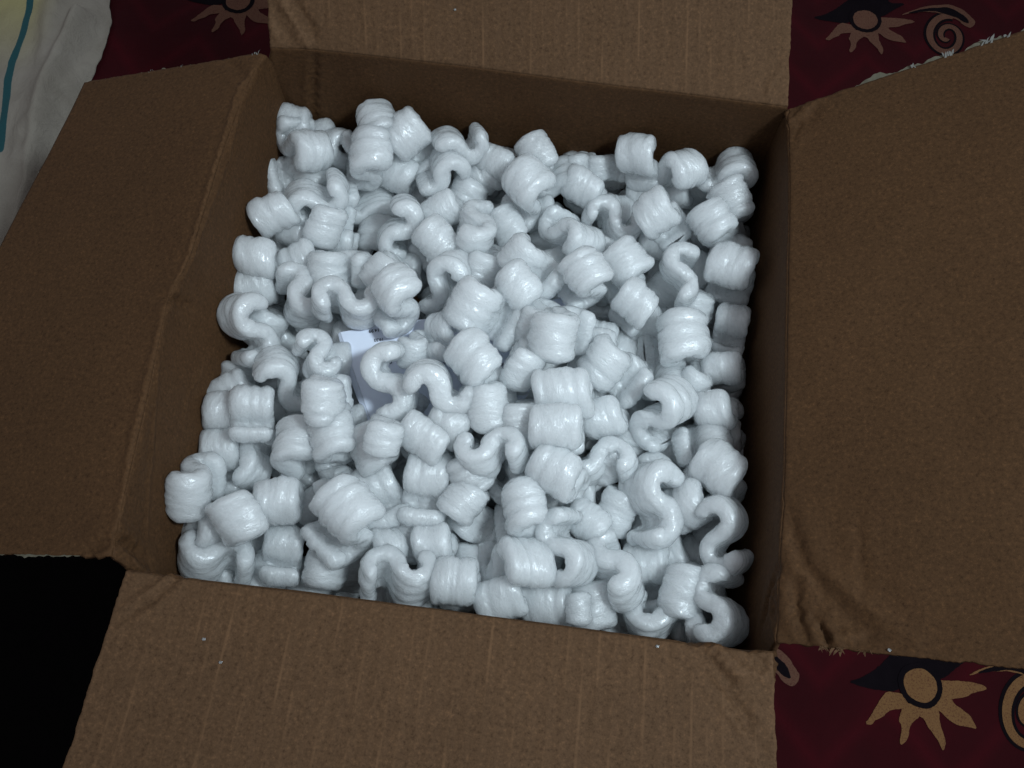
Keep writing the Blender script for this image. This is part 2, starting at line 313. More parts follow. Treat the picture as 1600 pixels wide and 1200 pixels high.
def rounded(pts, n):
    for _ in range(n):
        q = []
        for k in range(len(pts)):
            a, b = pts[k], pts[(k + 1) % len(pts)]
            q += [(a[0] * .78 + b[0] * .22, a[1] * .78 + b[1] * .22), (a[0] * .22 + b[0] * .78, a[1] * .22 + b[1] * .78)]
        pts = q
    return pts
def flat_piece(name, pts, cx, cy, mat, lift):
    """a printed shape lying on the cloth: fine triangulated outline following the cloth"""
    bm = bmesh.new()
    ring = []
    pts = rounded(pts, 2) if 'leaf' in name else rounded(pts, 1) if 'disc' not in name else pts
    n = len(pts)
    for i in range(n):
        a, b = Vector(pts[i]), Vector(pts[(i + 1) % n])
        m = max(1, int((b - a).length / .002))
        for k in range(m):
            p = a.lerp(b, k / m)
            j = .0006
            ring.append((p.x + j * nz(p.x * 900 + cx * 50, p.y * 900), p.y + j * nz(p.x * 900, p.y * 900, 7 + cy)))
    vs_ = [bm.verts.new((x + cx - .2, y + cy - .2, 0)) for x, y in ring]
    f = bm.faces.new(vs_)
    if f.normal.z < 0 or f.calc_area() < 0: f.normal_flip()
    bmesh.ops.triangulate(bm, faces=[f])
    for _ in range(3):
        long = [e for e in bm.edges if e.calc_length() > .012]
        if not long: break
        bmesh.ops.subdivide_edges(bm, edges=long, cuts=1, use_grid_fill=False)
        bmesh.ops.triangulate(bm, faces=[g for g in bm.faces if len(g.verts) > 3])
    for v in bm.verts: v.co.z = bed_z(v.co.x + .2, v.co.y + .2) - ZB + lift
    bm.normal_update()
    for g in bm.faces:
        if g.normal.z < 0: g.normal_flip()
    me = bpy.data.meshes.new(name); bm.to_mesh(me); bm.free()
    me.materials.append(mat)
    o = bpy.data.objects.new(name, me); COL.objects.link(o); o.parent = bed
    return o
def disc(r, n=40, jit=.02): return [(r * (1 + jit * math.sin(3 * a)) * math.cos(a), r * (1 + jit * math.cos(5 * a)) * math.sin(a)) for a in [2 * math.pi * k / n for k in range(n)]]
def ribbon(pts, w0, w1, side=0.0):
    n = len(pts); L, Rr = [], []
    for k in range(n):
        p = Vector(pts[k]); q = Vector(pts[min(n - 1, k + 1)]) - Vector(pts[max(0, k - 1)])
        q.normalize(); nn = Vector((-q.y, q.x)); w = w0 + (w1 - w0) * k / (n - 1)
        L.append(p + nn * (w + side)); Rr.append(p - nn * (w - side))
    return L, Rr
def ribbon_obj(name, pts, w0, w1, cx, cy, mat, lift, side=0.0):
    L, Rr = ribbon(pts, w0, w1, side); v = []
    for a, b in zip(L, Rr):
        for p in (a, b): v.append((p.x + cx - .2, p.y + cy - .2, bed_z(p.x + cx, p.y + cy) - ZB + lift))
    f = [(2*k, 2*k+1, 2*k+3, 2*k+2) for k in range(len(L) - 1)]
    o = mesh_obj(name, v, f, mat, bed)
    return o
for k, (cx, cy) in enumerate(S['centres']):
    tan = M_tan if k == 0 else M_mauve
    flat_piece('dark_petal_print', S['dark'][0], cx, cy, M_black, .0004)
    for r in S['rays']: flat_piece('sun_ray_print', r, cx, cy, tan, .0007)
    flat_piece('sun_ring_print', disc(S['disc'][1]), cx, cy, M_black, .0010)
    flat_piece('sun_disc_print', disc(S['disc'][0]), cx, cy, tan, .0013)
    flat_piece('leaf_print', S['leaf'], cx, cy, tan, .0007)
    flat_piece('leaf_centre_print', S['leafin'], cx, cy, M_black, .0010)
    if k == 3: continue
    ribbon_obj('swirl_ground_print', S['spiral'], .0075, .0045, cx, cy, M_black, .0004)
    ribbon_obj('swirl_print', S['spiral'], .0042, .0028, cx, cy, tan, .0007)

# ------------------------------------------------------------------ striped sheet, upper left
def seg_dist(p, line):
    best = 9
    for a, b in zip(line[:-1], line[1:]):
        ax_, ay_ = a; bx_, by_ = b; dx, dy = bx_ - ax_, by_ - ay_
        t = max(0, min(1, ((p[0] - ax_) * dx + (p[1] - ay_) * dy) / (dx * dx + dy * dy)))
        best = min(best, math.hypot(p[0] - ax_ - t * dx, p[1] - ay_ - t * dy))
    return best
E_ = S['sheet_edge']
nu, nv = 170, 130
vv, st, ye = [], [], []
EL = [0]
for a, b in zip(E_[:-1], E_[1:]): EL.append(EL[-1] + math.hypot(b[0] - a[0], b[1] - a[1]))
for i in range(nu):
    s = EL[-1] * i / (nu - 1)
    ex = float(np.interp(s, EL, [e[0] for e in E_])); ey = float(np.interp(s, EL, [e[1] for e in E_]))
    ex += .004 * nz(s * 30, 1) + .002 * nz(s * 90, 2)
    for j in range(nv):
        t = .50 * (j / (nv - 1)) ** 1.25
        x, y = ex - t, ey + t * .12
        fold = 0
        for w, h, ln in ((.010, .016, S['foldlines'][0]), (.008, .009, S['foldlines'][1]), (.014, .008, S['foldlines'][2])):
            dd = seg_dist((x, y), ln); fold += 1.5 * h * math.exp(-(dd / w) ** 2)
        z = ZB + .006 + .018 * (1 - math.exp(-(t / .02) ** 2)) + fold * min(1, t / .012) + .006 * nz(x * 18, y * 9, 4) * min(1, t / .03) + .002 * nz(x * 60, y * 50, 5)
        vv.append((x, y, z))
        d = seg_dist((x, y), S['stripe'])
        st.append(1 - d / .0088 if d < .0088 else 0)
        sx = float(np.interp(y, [q[1] for q in S['stripe']][::-1], [q[0] for q in S['stripe']][::-1]))
        ye.append(max(0, min(1, (y - .36) / .10)) * max(0, min(1, (.04 - (x - sx)) / .04)))
sheet = mesh_obj('bed_sheet', vv, grid_faces(nu, nv, True), M_sheet)
attr(sheet.data, 'stripe', np.clip(np.array(st) * 1.0, 0, 1)); attr(sheet.data, 'yellow', ye)
md = sheet.modifiers.new('thickness', 'SOLIDIFY'); md.thickness = .0015; md.offset = -1
tag(sheet, 'crumpled cream cotton sheet with one teal stripe, beside the box', 'sheet')

# ------------------------------------------------------------------ the box
box = empty('cardboard_box', (0, 0, ZB))
tag(box, 'open brown corrugated cardboard box with four spread flaps, full of foam pieces', 'box')
DEPTH = -.296
TH = .0034
FLAPLEN = {}
def side(name, cfg, rad, mat_f, mat_w, seed, bulge):
    rim = np.array(cfg['rim']); rim = np.c_[rim, np.zeros(len(rim))]
    L = np.r_[0, np.cumsum(np.linalg.norm(np.diff(rim, axis=0), axis=1))]; tot = L[-1]; L = L / tot
    o = np.array(cfg['outer'])
    nu = 230
    U = np.linspace(0, 1, nu)
    R0 = np.array([np.interp(U, L, rim[:, k]) for k in range(3)]).T
    # soften the measured polyline
    for _ in range(12): R0[1:-1] = (R0[:-2] + 2 * R0[1:-1] + R0[2:]) / 4
    cs = {'back': ((-.1965, .1925), (.1960, .1925)), 'right': ((.1930, .1945), (.1905, -.1925)), 'front': ((.1945, -.1905), (-.1955, -.1905)), 'left': ((-.1925, -.1925), (-.1925, .1945))}[name]
    c0, c1 = np.array(cs[0] + (0,)), np.array(cs[1] + (0,))
    straight = c0 + (c1 - c0) * U[:, None]
    D = o[0] + (o[1] - o[0]) * U[:, None] - R0
    FL = np.linalg.norm(D, axis=1); D = D / FL[:, None]
    tw = -np.concatenate([np.linspace(-DEPTH, .13, 14)[:-1], np.linspace(.13, 0, 90)])
    tf = np.linspace(0, 1, 118)
    cre = S['crease'].get(name, [])
    def build(ts, is_flap):
        nv = len(ts)
        T = np.tile(ts, (nu, 1)) * (FL[:, None] if is_flap else 1)
        a = T
        # rounded fold
        q = np.clip((a + rad) / (2 * rad), 0, 1)
        blend_f = np.where(a > rad, a, np.where(a < -rad, 0, rad * q * q))
        blend_w = np.where(a < -rad, a, np.where(a > rad, 0, -rad * (1 - q) ** 2))
        endk = np.exp(-np.minimum(U, 1 - U) / .05)[:, None]
        k = np.clip(-blend_w / (.12 * (1 - endk) + .018 * endk), 0, 1); k = k * k * (3 - 2 * k)
        base = R0[:, None, :] * (1 - k[..., None]) + straight[:, None, :] * k[..., None]
        Pn = base + D[:, None, :] * blend_f[..., None] + np.array([0, 0, 1.]) * blend_w[..., None]
        # normals
        du = np.gradient(Pn, axis=0); dv = np.gradient(Pn, axis=1)
        Nn = np.cross(du, dv); Nn /= np.maximum(np.linalg.norm(Nn, axis=2, keepdims=True), 1e-9)
        c = np.array([0, 0, -.1]); 
        # inner face looks to the inside / up
        ref = np.array([0, 0, .35]) - Pn
        if (Nn * ref).sum() < 0: Nn = -Nn
        s = U[:, None] * tot + 0 * a
        disp = np.zeros_like(a); wear_shine = np.zeros_like(a)
        for i in range(nu):
            for j in range(nv):
                disp[i, j] = .0022 * nz(s[i, j] * 9 + seed, a[i, j] * 9, seed) + .0006 * nz(s[i, j] * 35, a[i, j] * 35, seed + 4)
        edge = np.minimum(1, np.maximum(0, 1 - np.abs(a) / .02))
        disp *= (1 - .6 * edge)
        disp *= 1 - .9 * np.exp(-np.minimum(s, tot - s) / .018)
        # crush towards the corners of the flap
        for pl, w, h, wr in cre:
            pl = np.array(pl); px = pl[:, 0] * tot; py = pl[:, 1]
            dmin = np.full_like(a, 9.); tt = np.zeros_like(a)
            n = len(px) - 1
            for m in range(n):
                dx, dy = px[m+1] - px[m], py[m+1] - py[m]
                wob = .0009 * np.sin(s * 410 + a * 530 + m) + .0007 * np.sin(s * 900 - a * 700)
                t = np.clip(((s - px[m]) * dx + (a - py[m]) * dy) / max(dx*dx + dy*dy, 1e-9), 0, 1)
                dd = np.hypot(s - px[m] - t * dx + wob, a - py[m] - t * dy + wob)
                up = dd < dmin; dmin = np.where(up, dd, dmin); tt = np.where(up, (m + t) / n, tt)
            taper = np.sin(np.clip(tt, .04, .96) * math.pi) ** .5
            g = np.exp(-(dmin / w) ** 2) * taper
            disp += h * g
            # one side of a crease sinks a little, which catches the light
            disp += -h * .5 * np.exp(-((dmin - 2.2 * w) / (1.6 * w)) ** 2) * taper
            wear_shine = np.maximum(wear_shine, wr * np.exp(-(dmin / (w * .55)) ** 2) * taper)
        # fold itself is rubbed
        fr = np.exp(-((a - .0) / .0022) ** 2)
        rub = np.array([[.5 + .5 * nz(x * 60, seed, 2) for x in U * tot]]).T
        wear_shine = np.maximum(wear_shine, (.40 if name in ('left',) else .10) * fr * rub)
        # ragged cut edges
        cut = np.exp(-np.minimum(s, tot - s) / .004)
        jag = np.array([[.0011 * nz(x * 90, seed, 6) + .0006 * nz(x * 400, seed, 8) for x in a[0]]])
        sgn = np.where(s < tot / 2, 1, -1)
        Pn = Pn + Nn * disp[..., None]
        if is_flap:
            du_ = du / np.maximum(np.linalg.norm(du, axis=2, keepdims=True), 1e-9)
            Pn = Pn + du_ * (jag * cut * sgn)[..., None]
            wear_shine = np.maximum(wear_shine, .35 * np.exp(-np.minimum(s, tot - s) / .0012))
        return Pn, wear_shine, s, a, Nn
    out = []
    for nm, ts, isf, mt in (('wall', tw, False, mat_w), ('flap', tf, True, mat_f)):
        Pn, wear_shine, s, a, Nn = build(ts, isf)
        V_ = Pn.reshape(-1, 3) - np.array([0, 0, ZB])
        f = grid_faces(nu, len(ts))
        ob = mesh_obj(nm, V_, f, mt, box)
        # make the face normals look the same way as Nn
        p = ob.data.polygons[len(f) // 2]
        mid = Nn[nu // 2, len(ts) // 2]
        if Vector(p.normal).dot(Vector(mid)) < 0:
            ob.data.flip_normals()
        attr(ob.data, 'wear_shine', wear_shine.ravel()); attr(ob.data, 'along', s.ravel()); attr(ob.data, 'out', a.ravel())
        md = ob.modifiers.new('board', 'SOLIDIFY'); md.thickness = TH; md.offset = -1
        out.append((ob, Pn, Nn, FL))
    return out
SB = side('back', S['back'], .0035, M_cardf_lit, M_card, 1, 0)
SR = side('right', S['right'], .0035, M_card, M_card, 2, 0)
SF = side('front', S['front'], .0040, M_cardf_lit, M_card, 3, 0)
SL = side('left', S['left'], .0070, M_card, M_card, 4, 0)
for (ob, *_), lab in zip((SB[1], SR[1], SF[1], SL[1]), ('flap rising at the back with pale flute lines', 'broad flap tilted up with a torn upper edge', 'near flap with fine flute lines and a bent corner', 'drooping flap with a double rubbed fold line')):
    ob['label'] = lab
bot = mesh_obj('bottom', [(-.192, -.192, .0), (.192, -.192, .0), (.192, .192, .0), (-.192, .192, .0), (-.192, -.192, .004), (.192, -.192, .004), (.192, .192, .004), (-.192, .192, .004)],
               [(0, 3, 2, 1), (4, 5, 6, 7), (0, 1, 5, 4), (1, 2, 6, 5), (2, 3, 7, 6), (3, 0, 4, 7)], M_card, box, False)

# torn liner along flap edges
def torn(sd, u_index, v0, v1, width, mat, name, amp, seed, sign, lift=.0009):
    ob, Pn, Nn, FL = sd
    nv = Pn.shape[1]; pts = []; v = []; f = []
    j0, j1 = int(v0 * (nv - 1)), int(v1 * (nv - 1))
    side_ = (Pn[1 if u_index == 0 else -2] - Pn[0 if u_index == 0 else -1])
    n = 0
    for j in range(j0, j1):
        for sub in (0, .5):
            P = Pn[u_index, j] * (1 - sub) + Pn[u_index, min(j + 1, nv - 1)] * sub
            d = side_[j] / np.linalg.norm(side_[j]); q = j + sub
            w = width * max(0, .30 + amp * nz(q * .10, seed) + .22 * nz(q * .5, seed, 5)) * min(1, (q - j0) / 6, (j1 - q) / 6)
            up = Nn[u_index, j]
            v.append(P + d * .0015 - up * lift * .2 - np.array([0, 0, ZB])); v.append(P - d * w * .6 - up * lift - np.array([0, 0, ZB]))
            v.append(P - d * w - up * (lift + .0012 * nz(q * .5, seed, 9)) - np.array([0, 0, ZB])); n += 1
    for k in range(n - 1):
        for c in (0, 1): f.append((3*k+c, 3*k+c+1, 3*k+c+4, 3*k+c+3))
    return mesh_obj(name, v, f, mat, box)
torn(SR[1], 0, .16, 1.0, .0085, M_torn, 'torn_liner', .9, 11, 1)
torn(SL[1], -1, .05, .95, .0022, M_torn, 'torn_liner', .9, 12, 1)
torn(SL[1], 0, .1, 1.0, .0028, M_torn, 'torn_liner', .9, 13, 1)
torn(SF[1], 0, .0, .12, .006, M_card, 'torn_liner', .9, 15, 1)
rr = random.Random(4)
def tufts(sd, u_index, places, seed, mat=None):
    ob, Pn, Nn, FL = sd; v = []; f = []
    nv = Pn.shape[1]
    side_ = (Pn[1 if u_index == 0 else -2] - Pn[0 if u_index == 0 else -1])
    for q, size, cnt in places:
        j = int(q * (nv - 1)); P = Pn[u_index, j]; d = side_[j] / np.linalg.norm(side_[j])
        al = Pn[u_index, min(j+1, nv-1)] - Pn[u_index, max(j-1, 0)]; al = al / np.linalg.norm(al)
        for _ in range(cnt):
            o_ = P + al * rr.gauss(0, size * .5) + d * rr.uniform(-.0005, .0015)
            tip = o_ - d * rr.uniform(.3, 1) * size + al * rr.gauss(0, size * .5) + Nn[u_index, j] * rr.uniform(-.2, .6) * size
            w = al * size * rr.uniform(.10, .28)
            b = len(v)
            m = (o_ + tip) / 2 + Nn[u_index, j] * size * .2
            v += [o_ - w, o_ + w, m + w * .8, m - w * .8, tip]
            f += [(b, b+1, b+2, b+3), (b+3, b+2, b+4)]
    v = [p - np.array([0, 0, ZB]) for p in v]
    o = mesh_obj('paper_tuft', v, f, mat or M_tuft, box); o['kind'] = 'stuff'
tufts(SR[1], 0, [(.42, .0028, 4), (.53, .0048, 6), (.66, .0045, 6), (.71, .0035, 4), (.98, .0045, 5)], 1)
tufts(SL[1], -1, [(.05, .0025, 4), (.45, .0015, 3), (.62, .0015, 3)], 2)
tufts(SR[1], -1, [(.17, .004, 9), (.22, .0045, 9), (.28, .003, 6)], 3, M_cardf_lit)

# ------------------------------------------------------------------ receipt between the foam pieces
rc = [Vector(p) for p in S['receipt']]
rcp = empty('receipt', rc[0])
tag(rcp, 'folded white printed receipt half buried among the foam pieces', 'receipt')
def bil(u, v):
    a, b, c, d = rc[0], rc[1], rc[3] + (rc[2] - rc[1]) * .35, rc[4]
    p = (a * (1 - u) + b * u) * (1 - v) + (d * (1 - u) + c * u) * v
    p.z += .0025 * math.sin(u * 7 + v * 2) * .5 + .0010 * nz(u * 4, v * 4)
    return p
NU, NV_ = 40, 26
pv = [bil(i / (NU - 1), j / (NV_ - 1)) - rc[0] for i in range(NU) for j in range(NV_)]
pp = mesh_obj('paper_sheet', pv, grid_faces(NU, NV_, True), M_paper, rcp)
# the folded edge stands up along its left side
ev = []
for j in range(NV_ * 2):
    t = j / (NV_ * 2 - 1); p = bil(0, t) - rc[0]
    bow = math.sin(math.pi * t)
    for k in range(3):
        ev.append(p + Vector((-.0002 - .0042 * k / 2 * (.35 + .65 * bow), -.0006 * k, .0004 - .0042 * (k / 2) * (.3 + .7 * bow))))
mesh_obj('folded_edge', ev, grid_faces(NV_ * 2, 3), M_paper, rcp)
def print_text(txt, u, v, size, ang):
    cu = bpy.data.curves.new('printed_text', 'FONT'); cu.body = txt; cu.size = size; cu.align_x = 'CENTER'; cu.align_y = 'CENTER'
    cu.materials.append(M_ink); cu.offset = .00006
    tmp = bpy.data.objects.new('tmp', cu)
    o = bpy.data.objects.new('printed_text', bpy.data.meshes.new_from_object(tmp)); COL.objects.link(o)
    bpy.data.objects.remove(tmp)
    p = bil(u, v); du = (bil(u + .01, v) - p); dv = (bil(u, v + .01) - p); n = dv.cross(du).normalized()
    if n.z < 0: n = -n
    x = du.normalized(); x = Matrix.Rotation(math.radians(ang), 3, n) @ x; y = n.cross(x)
    M = Matrix((x, y, n)).transposed().to_4x4(); M.translation = p - rc[0] + n * .0006
    o.parent = rcp; o.matrix_local = M
for a in [('14.99', 0.137, 0.047, 0.0036, 180), ('19.33', 0.15, 0.147, 0.0032, 180), ('14.99', 0.28, 0.0, 0.0036, 180), ('0.1', 0.177, 0.377, 0.0046, 180), ('Sub', 0.47, 0.433, 0.0046, 180), ('Item', 0.78, 0.52, 0.0046, 180), ('£ Shou', 0.917, 0.097, 0.005, 180)]: print_text(*a)

# ------------------------------------------------------------------ foam pieces
def foam_mesh(v, P, L, k, s):
    r = random.Random(k)
    n = len(P); t = v['t'] / 2; W = v['W'] / 2
    P = np.array(P)
    T = np.gradient(P, axis=0); T /= np.linalg.norm(T, axis=1)[:, None]; Nn = np.c_[-T[:, 1], T[:, 0]]
    # stadium-like section
    m = 64; rc_ = t * r.uniform(.74, .92)
    sec = []
    per = []
    ang = np.linspace(0, 2 * np.pi, m, endpoint=False)
    # superellipse-ish with straight flanks sampled evenly by perimeter
    dense = np.linspace(0, 2 * np.pi, 2000, endpoint=False); hx, hy = t, W
    cx = np.clip(np.cos(dense) * 1e3, -1, 1) * (hx - rc_); 
    pts = []
    for (qx, qy, a0) in ((1, 1, 0), (-1, 1, 90), (-1, -1, 180), (1, -1, 270)):
        for a in np.linspace(a0, a0 + 90, 60):
            pts.append((qx * (hx - rc_) + rc_ * math.cos(math.radians(a)), qy * (hy - rc_) + rc_ * math.sin(math.radians(a))))
    pts = np.array(pts + [pts[0]]); Ls = np.r_[0, np.cumsum(np.hypot(*np.diff(pts, axis=0).T))]
    q = np.linspace(0, Ls[-1], m + 1)[:-1]
    sec = np.c_[np.interp(q, Ls, pts[:, 0]), np.interp(q, Ls, pts[:, 1])]
    bul = r.uniform(.03, .09); seed = k * 3.17
    verts = []
    grooves = [(r.uniform(-.6, .6) * W, r.uniform(.0005, .0012), r.uniform(.0008, .0016)) for _ in range(r.choice((0, 1, 1, 2, 3)))]
    skew = r.uniform(-.12, .12)
    for i in range(n):
        # rounded ends: shrink the section
        e = min(s[i], L - s[i]); er = t * 1.05
        f = 1.0 if e > er else math.sqrt(max(0.0, 1 - (1 - e / er) ** 2)) 
        f = max(f, .02)
        fw = 1 - (1 - f) * .42
        for (x, w) in sec:
            ww = w / W
            xx = x * f * (1 + .05 * nz(s[i] * 90, seed, 1)); wz = w * fw
            # the piece is fuller at mid width; sheared slightly
            c = P[i] * (1 + bul * (.5 - ww * ww)) + Nn[i] * xx
            ny_ = abs(x) / t
            # skin ripples run round the coil
            d = .00095 * nz(w * 330 + 2.5 * nz(s[i] * 90, w * 60, seed), s[i] * 110, seed) + .0010 * nz(w * 170, s[i] * 70, seed + 5) + .0016 * nz(w * 80, s[i] * 80, seed + 9)
            for g0, gd, gw in grooves: d -= gd * math.exp(-((w - g0 - .0015 * nz(s[i] * 60, seed)) / gw) ** 2)
            d += .00035 * nz(x * 500, w * 420 + s[i] * 300, seed + 3)
            sg = 1 if x >= 0 else -1
            c = c + Nn[i] * d * min(1, abs(x) / (t * .6)) * sg * f
            zz = wz + (.45 * d + .0010 * nz(s[i] * 130, x * 150, seed + 20)) * (1 if w > 0 else -1) * max(0, (abs(ww) - .6) / .4)
            verts.append((c[0] + skew * zz, c[1] + skew * .4 * zz, zz))
    faces = []
    for i in range(n - 1):
        for j in range(m):
            a, b = i * m + j, i * m + (j + 1) % m
            faces.append((a, b, b + m, a + m))
    faces.append(tuple(range(m))[::-1]); faces.append(tuple(range((n - 1) * m, n * m)))
    me = bpy.data.meshes.new('foam_piece')
    me.from_pydata([tuple(map(float, p)) for p in verts], [], faces); me.update()
    me.polygons.foreach_set('use_smooth', [True] * len(me.polygons))
    me.materials.append(M_foam)
    bm = bmesh.new(); bm.from_mesh(me); bmesh.ops.recalc_face_normals(bm, faces=bm.faces); bm.to_mesh(me); bm.free()
    return me

def coil_path(v, n):
    def half(sw, st):
        L = v['R'] * sw + st; N = 200; ds = L / N; a = math.pi; x = y = 0.0; out = [(0, 0)]
        for i in range(N):
            s = (i + .5) * ds
            kk = 0 if s < st * .5 else min(1, (s - st * .5) / .004) / v['R']
            a -= kk * ds; x += math.cos(a) * ds; y += math.sin(a) * ds; out.append((x, y))
        return np.array(out)
    h1, h2 = half(v['s1'], v['st']), half(v['s2'], v['st'])
    P = np.vstack([-h2[::-1][:-1], h1]); P -= P.mean(0)
    u, s, vt = np.linalg.svd(P - P.mean(0)); d = vt[0]; rot = math.pi / 2 - math.atan2(d[1], d[0])
    c, s_ = math.cos(rot), math.sin(rot); P = P @ np.array([[c, s_], [-s_, c]]); P -= (P.max(0) + P.min(0)) / 2
    L = np.r_[0, np.cumsum(np.hypot(*np.diff(P, axis=0).T))]
    # denser stations at the rounded ends
    q = np.linspace(0, 1, n); e = .09
    q = np.interp(q, [0, .14, .86, 1], [0, e * .8, 1 - e * .8, 1]) 
    q = q * L[-1]
    return np.c_[np.interp(q, L, P[:, 0]), np.interp(q, L, P[:, 1])], L[-1], q
MESH = []
for k, v in enumerate(V):
    P, L, q = coil_path(v, 78)
    MESH.append(foam_mesh(v, P, L, k, q))

G = 'white foam packing pieces in the box'
